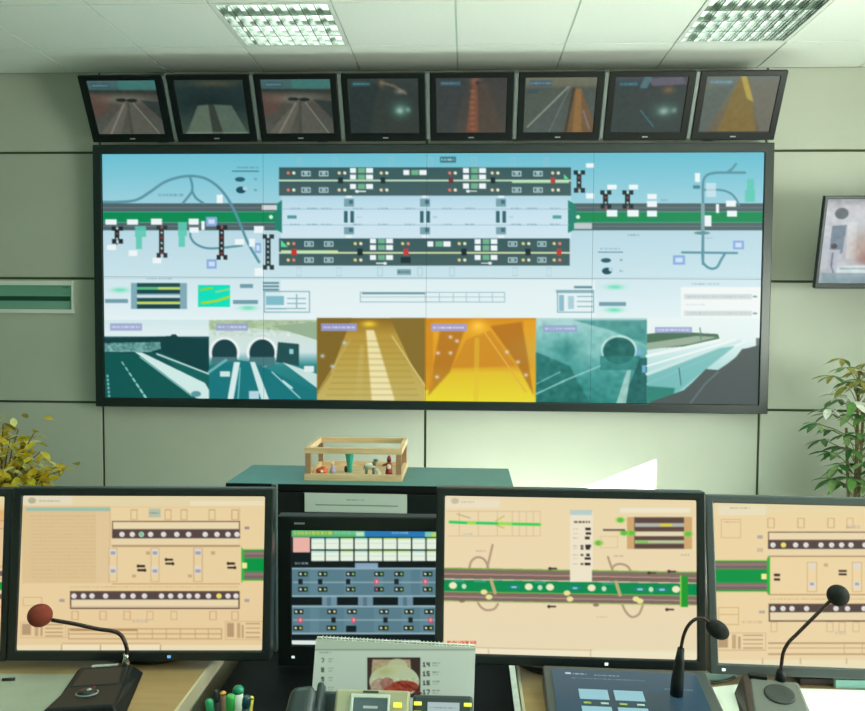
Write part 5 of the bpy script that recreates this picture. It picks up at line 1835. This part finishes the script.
for k in range(40):
    x = -cw / 2 + .012 + k * (cw - .024) / 39
    Mr = Cm @ Matrix.Translation((x, .004, 0))
    ring_ = [Mr @ Vector((0, .006 * math.cos(a), .006 * math.sin(a))) for a in np.linspace(0, 2 * math.pi, 9)]
    sp_.tube(ring_, .0009, 5)
so = sp_.build('spiral_binding', mat('binding_wire', (206, 212, 206), .3, metal=.5), cal)
so['kind'] = 'stuff'

# ------------------------------------------------------------------ telephone
M_TAN = mat('phone_tan_silver', (172, 166, 138), .4, metal=.2)
M_PHB = mat('phone_dark', (44, 56, 60), .4)
p0, p1 = at(336, 692.5, 1.27), at(410, 690.5, 1.27)
phw = p1.x - p0.x
phx = (p0.x + p1.x) / 2
phz = p1.z
ph = thing('desk_telephone', (phx, 1.27, CZD), 'tan and dark desk telephone with handset, display and yellow lit keys', 'telephone')
PHT = math.radians(38)
Hm = Matrix.Translation((phx, 1.27, phz)) @ Matrix.Rotation(-PHT, 4, 'X')
FL = .20
MB(Hm).box(-phw / 2, phw / 2, 0, .018, -FL, 0).build('face', M_TAN, ph, .004)
pf = Hm @ Vector((0, .018, -FL))
MB().prism([(1.285, phz - .01), (pf.y + .02, pf.z), (pf.y + .02, CZD), (1.33, CZD), (1.33, phz - .06)], phx - phw / 2 - .07, phx + phw / 2 - .004).build('body', M_PHB, ph, .006)
MB(Hm).ring(-.036, .030, -.085, -.008, -.031, .026, -.080, -.014, -.004, 0).build('display_frame', mat('phone_silver', (206, 210, 202), .35), ph, .001)
MB(Hm).box(-.031, .026, -.0015, 0, -.080, -.014).build('display', mat('phone_display', (56, 72, 78), .3, emit=(52, 70, 76), emit_s=.5), ph)
MB(Hm).box(-.014, .010, -.0022, -.001, -.030, -.026).build('display_text', M_MARK, ph)
MB(Hm).box(-.016, .010, -.002, 0, -.0055, -.0025).build('maker_mark', M_PHB, ph)
M_YEL = mat('yellow_key', (206, 206, 70), .4, emit=(216, 214, 70), emit_s=.75)
for k in range(4):
    MB(Hm).box(.036, .050, -.005, 0, -.020 - k * .0145 - .008, -.020 - k * .0145).build('line_key', M_YEL, ph, .001)
for r in range(4):
    for c in range(3):
        MB(Hm).box(-.03 + c * .024, -.012 + c * .024, -.005, 0, -.105 - r * .022 - .013, -.105 - r * .022).build('dial_key', M_PHB, ph, .001)
# handset lying on the left cradle
h0 = at(301, 692, 1.24)
hb = MB()
hb.hexa([(h0.x - .036, 1.06, CZD + .03), (h0.x + .022, 1.06, CZD + .03), (h0.x + .026, 1.27, h0.z - .05), (h0.x - .026, 1.27, h0.z - .05),
         (h0.x - .034, 1.05, CZD + .075), (h0.x + .020, 1.05, CZD + .075), (h0.x + .026, 1.235, h0.z + .020), (h0.x - .014, 1.235, h0.z + .015)])
hb.build('handset', M_PHB, ph, .012, seg=4)
MB().hexa([(h0.x + .018, 1.08, CZD + .03), (h0.x + .030, 1.08, CZD + .03), (h0.x + .036, 1.28, h0.z - .04), (h0.x + .024, 1.28, h0.z - .04),
           (h0.x + .018, 1.08, CZD + .06), (h0.x + .030, 1.08, CZD + .06), (h0.x + .036, 1.26, h0.z + .010), (h0.x + .024, 1.26, h0.z + .010)]).build('cradle', M_PHB, ph, .004)
# key module at its right
k0, k1 = at(413, 694, 1.27), at(473, 693.5, 1.27)
kw, kx, kz = k1.x - k0.x, (k0.x + k1.x) / 2, k0.z
km = thing('telephone_key_module', (kx, 1.27, CZD), 'dark key module with small display and yellow keys, beside the telephone', 'key module')
Km = Matrix.Translation((kx, 1.27, kz)) @ Matrix.Rotation(-PHT, 4, 'X')
MB(Km).box(-kw / 2, kw / 2, 0, .018, -.18, 0).build('face', M_PHB, km, .005)
pf = Km @ Vector((0, .018, -.18))
MB().prism([(1.285, kz - .01), (pf.y + .02, pf.z), (pf.y + .02, CZD), (1.33, CZD), (1.33, kz - .06)], kx - kw / 2 + .004, kx + kw / 2 - .004).build('stand', M_PHB, km, .004)
CK = Canvas(0, 0, 30, 50, (176, 196, 196), 4)
CK.rect(9, 9, 30, 17, (220, 130, 120))
CK.dashes(10, 29, 12, 1.4, (180, 80, 76), .8)
for y in (5, 21, 27, 33, 39, 45):
    CK.dashes(2, 26, y, 1.2, (110, 130, 134), .8, y)
M_LCD = printed('lcd_screen', .9, .3, .3)
picture('display', km, Km, -.025, .028, -.095, -.012, CK.finish(1), [(0, 0), (30, 0), (30, 50), (0, 50)], M_LCD, 2, -.0012)
for k in range(6):
    for sx in (-.0415, .0415):
        dark = (k == 1 and sx > 0)
        MB(Km).box(sx - .0065, sx + .0065, -.004, 0, -.012 - k * .0145 - .006, -.012 - k * .0145).build('line_key', mat('unlit_key', (92, 104, 108), .4) if dark else M_YEL, km, .001)

# ------------------------------------------------------------------ pen pot
pc = at(228, 705, 1.30)
pot = thing('pen_pot', (pc.x, 1.30, CZD), 'dark pen pot standing at the right end of the left desk', 'pen pot')
MB().lathe([(.036, 0), (.038, .004), (.040, .085), (.040, .09), (.036, .09), (.034, .01)], (pc.x, 1.30, CZD), 24).build('cup', M_BLACK, pot, smooth=True)


def pen(px, py, dx, m_body, m_cap, r, label, caplen=.03, y=1.30, clip=False):
    top = at(px, py, y)
    bot = Vector((pc.x + dx, 1.30, CZD + .012))
    o = thing('pen', tuple(bot), label, 'pen', 'pens in the dark pot')
    ax = (top - bot).normalized()
    c0 = top - ax * caplen
    MB().tube([bot, bot + ax * .012, c0], [r * .4, r, r], 12).build('barrel', m_body, o, smooth=True)
    MB().tube([c0, c0 + ax * .003, top - ax * .004, top], [r * 1.05, r * 1.15, r * 1.12, r * .75], 12).build('cap', m_cap, o, smooth=True)
    return o


MG1 = mat('pen_green', (40, 160, 110), .4)
MG2 = mat('pen_dark_green', (10, 130, 96), .4)
MG3 = mat('pen_lime_green', (60, 170, 80), .4)
MWH = mat('pen_white', (214, 222, 214), .4)
MBR = mat('pen_brown', (120, 84, 70), .5)
MORG = mat('pen_orange', (226, 160, 60), .5)
MYE = mat('pen_yellow', (214, 196, 60), .5)
MTL = mat('pen_teal', (20, 74, 84), .4)
MBK = mat('pen_black', (34, 40, 46), .4)
pen(209, 699.5, -.018, MG1, MG1, .0062, 'mint green pen at the left of the pot')
pen(223, 691.5, -.006, MBR, MORG, .0048, 'brown pencil with an orange end', .005, 1.31)
pen(230.5, 695, .002, MBK, MG3, .0072, 'pen with a lime green cap in the middle of the pot', .03, 1.28)
pen(238.5, 686, .012, MWH, MG2, .0085, 'white marker with dark green cap, tallest in the pot', .012, 1.32)
pen(247, 696, .018, MTL, MTL, .0065, 'dark teal pen beside the white marker', .02, 1.29)
pen(251.5, 696.5, .024, MYE, MYE, .0045, 'yellow pencil at the right of the pot', .004, 1.31)
pen(216, 690, -.012, MBK, MBK, .0045, 'thin black pen behind the brown pencil', .02, 1.325)

# ------------------------------------------------------------------ papers and odds on the desks


def sheet(name, pts, z, label, m, cat='paper', thick=.0015):
    mb_ = MB()
    P = [atz(x, y, z) for x, y in pts]
    n_ = len(P)
    mb_.add([(p.x, p.y, z) for p in P] + [(p.x, p.y, z + thick) for p in P],
            [tuple(range(n_))[::-1], tuple(range(n_, 2 * n_))] + [(i, (i + 1) % n_, n_ + (i + 1) % n_, n_ + i) for i in range(n_)])
    return tag(mb_.build(name, m, None), label, cat)


M_PGRN = mat('paper_grey_green', (158, 164, 150), .8, noise=.03, nscale=14)
sheet('paper_sheet', [(-60, 674), (86, 675), (60, 730), (-90, 730)], DZ + .0003, 'pale grey paper sheet lying left of the left microphone', M_PGRN)
kp = atz(8, 682, DZ)
tag(MB().tube([(kp.x - .012, kp.y, DZ + .005), (kp.x + .012, kp.y + .004, DZ + .005)], .003, 8).build('paper_clip', M_BLACK, None, smooth=True), 'tiny dark clip lying on the paper at the left', 'clip')
M_BRIGHT = mat('bright_white_paper', (246, 248, 240), .7)
sheet('paper_sheet', [(800, 689), (900, 692), (930, 740), (812, 735)], DZ + .0003, 'bright white paper sheet on the right desk edge', M_BRIGHT)
sheet('paper_sheet', [(712, 688), (745, 684), (752, 735), (722, 735)], DZ + .0003, 'white sheet between the intercom panel and the grey microphone', M_BRIGHT)
M_MINT = mat('mint_sleeve', (172, 206, 190), .3)
sheet('plastic_sleeve', [(676, 674), (733, 673.5), (738, 677), (720, 680.5), (694, 680)], DZ + .002, 'pale mint plastic sleeve behind the intercom panel', M_MINT, 'sleeve', .002)
cbl = smooth_path([atz(686, 674, DZ + .006), atz(694, 677, DZ + .006), atz(706, 683, DZ + .005), atz(722, 681.5, DZ + .005), atz(735, 677, DZ + .006)])
tag(MB().tube(cbl, .0026, 8).build('cable', M_BLACK, None, smooth=True), 'thin dark cable curving between intercom and grey microphone', 'cable')
# items under the right monitor
a, b = atz(800, 685, DZ), atz(835, 686.5, DZ)
bk = MB().box(a.x, b.x, a.y, a.y + .07, DZ, DZ + .014).build('spectacle_case', mat('dark_brown_case', (70, 62, 62), .5), None, .002)
tag(bk, 'flat dark brown case lying under the right monitor', 'case')
a, b = atz(835.6, 688, DZ), atz(930, 692, DZ)
bk = thing('notebook', ((a.x + b.x) / 2, a.y + .04, DZ), 'pale turquoise notebook under the right monitor, by the dark case', 'notebook')
MB().box(a.x, b.x, a.y, a.y + .09, DZ + .002, DZ + .016).build('pages', M_PAPER, bk)
MB().box(a.x - .001, b.x + .001, a.y - .001, a.y + .091, DZ + .016, DZ + .018).build('cover', mat('turquoise_cover', (150, 200, 196), .5), bk)
MB().box(a.x - .001, b.x + .001, a.y - .002, a.y - .0005, DZ + .002, DZ + .018).build('spine', mat('turquoise_cover', (150, 200, 196), .5), bk)
MB().box(a.x - .001, b.x + .001, a.y - .001, a.y + .091, DZ, DZ + .002).build('cover', mat('turquoise_cover', (150, 200, 196), .5), bk)

# ------------------------------------------------------------------ plants


def leaf_mesh(name, l, w, fold=.25, droop=.2):
    v, f = [], []
    N = 5
    for i in range(N + 1):
        t_ = i / N
        ww = w * math.sin(math.pi * min(1, t_ * .95 + .03)) ** .8 / 2
        z = -droop * l * t_ * t_
        v += [(l * t_, -ww, z + fold * ww), (l * t_, 0, z), (l * t_, ww, z + fold * ww)]
    for i in range(N):
        a_ = i * 3
        f += [(a_, a_ + 3, a_ + 4, a_ + 1), (a_ + 1, a_ + 4, a_ + 5, a_ + 2)]
    me_ = bpy.data.meshes.new(name)
    me_.from_pydata(v, [], f)
    me_.polygons.foreach_set('use_smooth', [True] * len(f))
    return me_


def leafmat(name, c, tr=.25, rough=.3):
    m = mat(name, c, rough, noise=.12, nscale=30)
    nt_ = m.node_tree
    b_ = nt_.nodes['Principled BSDF']
    out = nt_.nodes['Material Output']
    t_ = nt_.nodes.new('ShaderNodeBsdfTranslucent')
    t_.inputs['Color'].default_value = L(*c)
    mx_ = nt_.nodes.new('ShaderNodeMixShader')
    mx_.inputs[0].default_value = tr
    nt_.links.new(b_.outputs[0], mx_.inputs[1])
    nt_.links.new(t_.outputs[0], mx_.inputs[2])
    nt_.links.new(mx_.outputs[0], out.inputs[0])
    return m


def leaf(parent, me_, M):
    o = bpy.data.objects.new('leaf', me_)
    COL.objects.link(o)
    o.parent = parent
    o.matrix_local = WM[parent.name].inverted() @ M
    return o


def frame_from(pos, d, roll=0.0):
    d = Vector(d).normalized()
    side = Vector((0, 0, 1)).cross(d)
    if side.length < 1e-3:
        side = Vector((1, 0, 0))
    side.normalize()
    up = d.cross(side)
    M = Matrix(((d.x, side.x, up.x, pos[0]), (d.y, side.y, up.y, pos[1]), (d.z, side.z, up.z, pos[2]), (0, 0, 0, 1)))
    return M @ Matrix.Rotation(roll, 4, 'X')


rnd = random.Random(11)
PY = 4.35
pb_ = at(856, 470, PY)
# pot stands on the floor by the back wall
gp1 = thing('potted_umbrella_plant', (pb_.x, PY, 0), 'tall green umbrella plant with fingered leaves, right of the video wall', 'plant')
MB().lathe([(.11, 0), (.13, .02), (.16, .26), (.165, .28), (.15, .28), (.145, .24)], (pb_.x, PY, 0), 26).build('pot', mat('pot_grey', (120, 116, 108), .6), gp1, smooth=True)
MB().lathe([(.143, 0), (.14, .006)], (pb_.x, PY, .245), 20).build('soil', mat('soil', (60, 48, 38), .95, noise=.3, nscale=80), gp1)
trunk_top = Vector((pb_.x + .01, PY, 1.19))
for k, (dx, dy, zt) in enumerate(((0, 0, 1.24), (.05, .04, 1.02), (-.05, .02, .92))):
    MB().tube(smooth_path([(pb_.x + dx * .3, PY + dy * .3, .24), (pb_.x + dx * .6, PY + dy * .6, zt * .55), (pb_.x + dx, PY + dy, zt)], 4), [.012 - .0006 * i for i in range(9)], 8).build('stem', mat('bark', (112, 96, 62), .8), gp1, smooth=True)
LG = [leafmat('leaf_deep_green', (64, 112, 58)), leafmat('leaf_mid_green', (96, 138, 74)), leafmat('leaf_olive', (150, 146, 76)), leafmat('leaf_pale_green', (140, 168, 112)), leafmat('leaf_sunlit_white', (238, 240, 226))]  # the last one is white put in for sunlit leaves
LM = []
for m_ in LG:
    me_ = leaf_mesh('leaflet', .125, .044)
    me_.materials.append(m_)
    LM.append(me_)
petioles = MB()
whorls = []
for k in range(58):
    zc = .60 + .70 * (k / 57.0) ** 1.1
    a_ = k * 2.4
    rr = (.06 + .16 * rnd.random()) * (1.0 if zc < 1.1 else .8)
    hub = Vector((pb_.x + rr * math.cos(a_), PY + rr * math.sin(a_) * .8, zc + rnd.uniform(-.02, .02)))
    whorls.append(hub)
    root = Vector((pb_.x + .01 * math.cos(a_), PY, zc - .09))
    petioles.tube([root, (root + hub) / 2 + Vector((0, 0, .012)), hub], .0026, 5)
    nl = 5
    cream = k in (38, 41, 43, 46)  # whorls with some leaflets whitened as if the sun hit them
    for j in range(nl):
        b_ = a_ + (j - (nl - 1) / 2) * .92
        d = Vector((math.cos(b_), math.sin(b_), rnd.uniform(-.45, .05)))
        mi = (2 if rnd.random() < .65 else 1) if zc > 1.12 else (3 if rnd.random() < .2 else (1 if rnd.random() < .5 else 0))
        s_ = rnd.uniform(.75, 1.1) * (1 - .25 * abs(j - 2) / 2)
        if cream and j in (1, 3, 4):  # leaflets whitened as sunlit
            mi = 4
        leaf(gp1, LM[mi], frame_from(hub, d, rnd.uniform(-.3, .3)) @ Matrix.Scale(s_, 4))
petioles.build('leaf_stalks', mat('stalk_green', (116, 126, 70), .6), gp1, smooth=True)['kind'] = 'stuff'

# yellow leafy plant at the left
PY2 = 4.0
pl_ = at(-6, 470, PY2)
yp = thing('potted_yellow_plant', (pl_.x, PY2, 0), 'bushy potted plant with small yellow leaves, left edge of the room', 'plant')
MB().lathe([(.12, 0), (.14, .02), (.17, .28), (.175, .30), (.16, .30), (.155, .26)], (pl_.x, PY2, 0), 26).build('pot', mat('pot_dark', (70, 74, 70), .6), yp, smooth=True)
MB().lathe([(.153, 0), (.15, .006)], (pl_.x, PY2, .265), 20).build('soil', mat('soil', (60, 48, 38), .95), yp)
YM = []
for nm, c in (('leaf_yellow', (238, 214, 70)), ('leaf_gold', (222, 190, 54)), ('leaf_pale_yellow', (244, 234, 150)), ('leaf_olive_gold', (160, 144, 50))):
    me_ = leaf_mesh('leaflet', .074, .040)
    me_.materials.append(leafmat(nm, c, .3, .5))
    YM.append(me_)
twigs = MB()
count = 0
tips = [at(x, y, PY2 + dy) for x, y, dy in ((3, 424, .0), (18, 430, .05), (34, 433, 0), (10, 440, -.1), (26, 446, .1), (40, 452, 0), (16, 456, -.15), (34, 466, .06), (44, 474, -.05), (56, 467, 0), (66, 469, .02),
                                            (24, 476, -.1), (38, 484, .1), (8, 470, .1), (14, 486, -.08), (-12, 420, .05), (-24, 440, .1), (-20, 460, -.1), (28, 492, 0), (48, 480, .04), (2, 452, .12), (-6, 478, -.1))]
for k, tip in enumerate(tips):
    base = Vector((pl_.x + rnd.uniform(-.03, .03), PY2 + rnd.uniform(-.03, .03), .26))
    midp = (base + tip) / 2 + Vector((0, 0, .12))
    path = smooth_path([base, midp, tip], 6)
    twigs.tube(path, [.006 - .0035 * i / (len(path) - 1) for i in range(len(path))], 5)
    for j in range(13):
        i = len(path) - 1 - (j % 5) * .8
        p = path[int(i)] + Vector((rnd.gauss(0, .026), rnd.gauss(0, .03), rnd.gauss(0, .026))) * (0 if j == 0 else 1)
        d = Vector((rnd.uniform(-1, 1), rnd.uniform(-1, .4), rnd.uniform(-.5, .8)))
        leaf(yp, YM[rnd.choice((0, 0, 1, 1, 2, 3))], frame_from(p, d, rnd.uniform(-.8, .8)) @ Matrix.Scale(rnd.uniform(.7, 1.15), 4))
        count += 1
twigs.build('twigs', mat('twig_brown', (110, 92, 50), .8), yp, smooth=True)['kind'] = 'stuff'
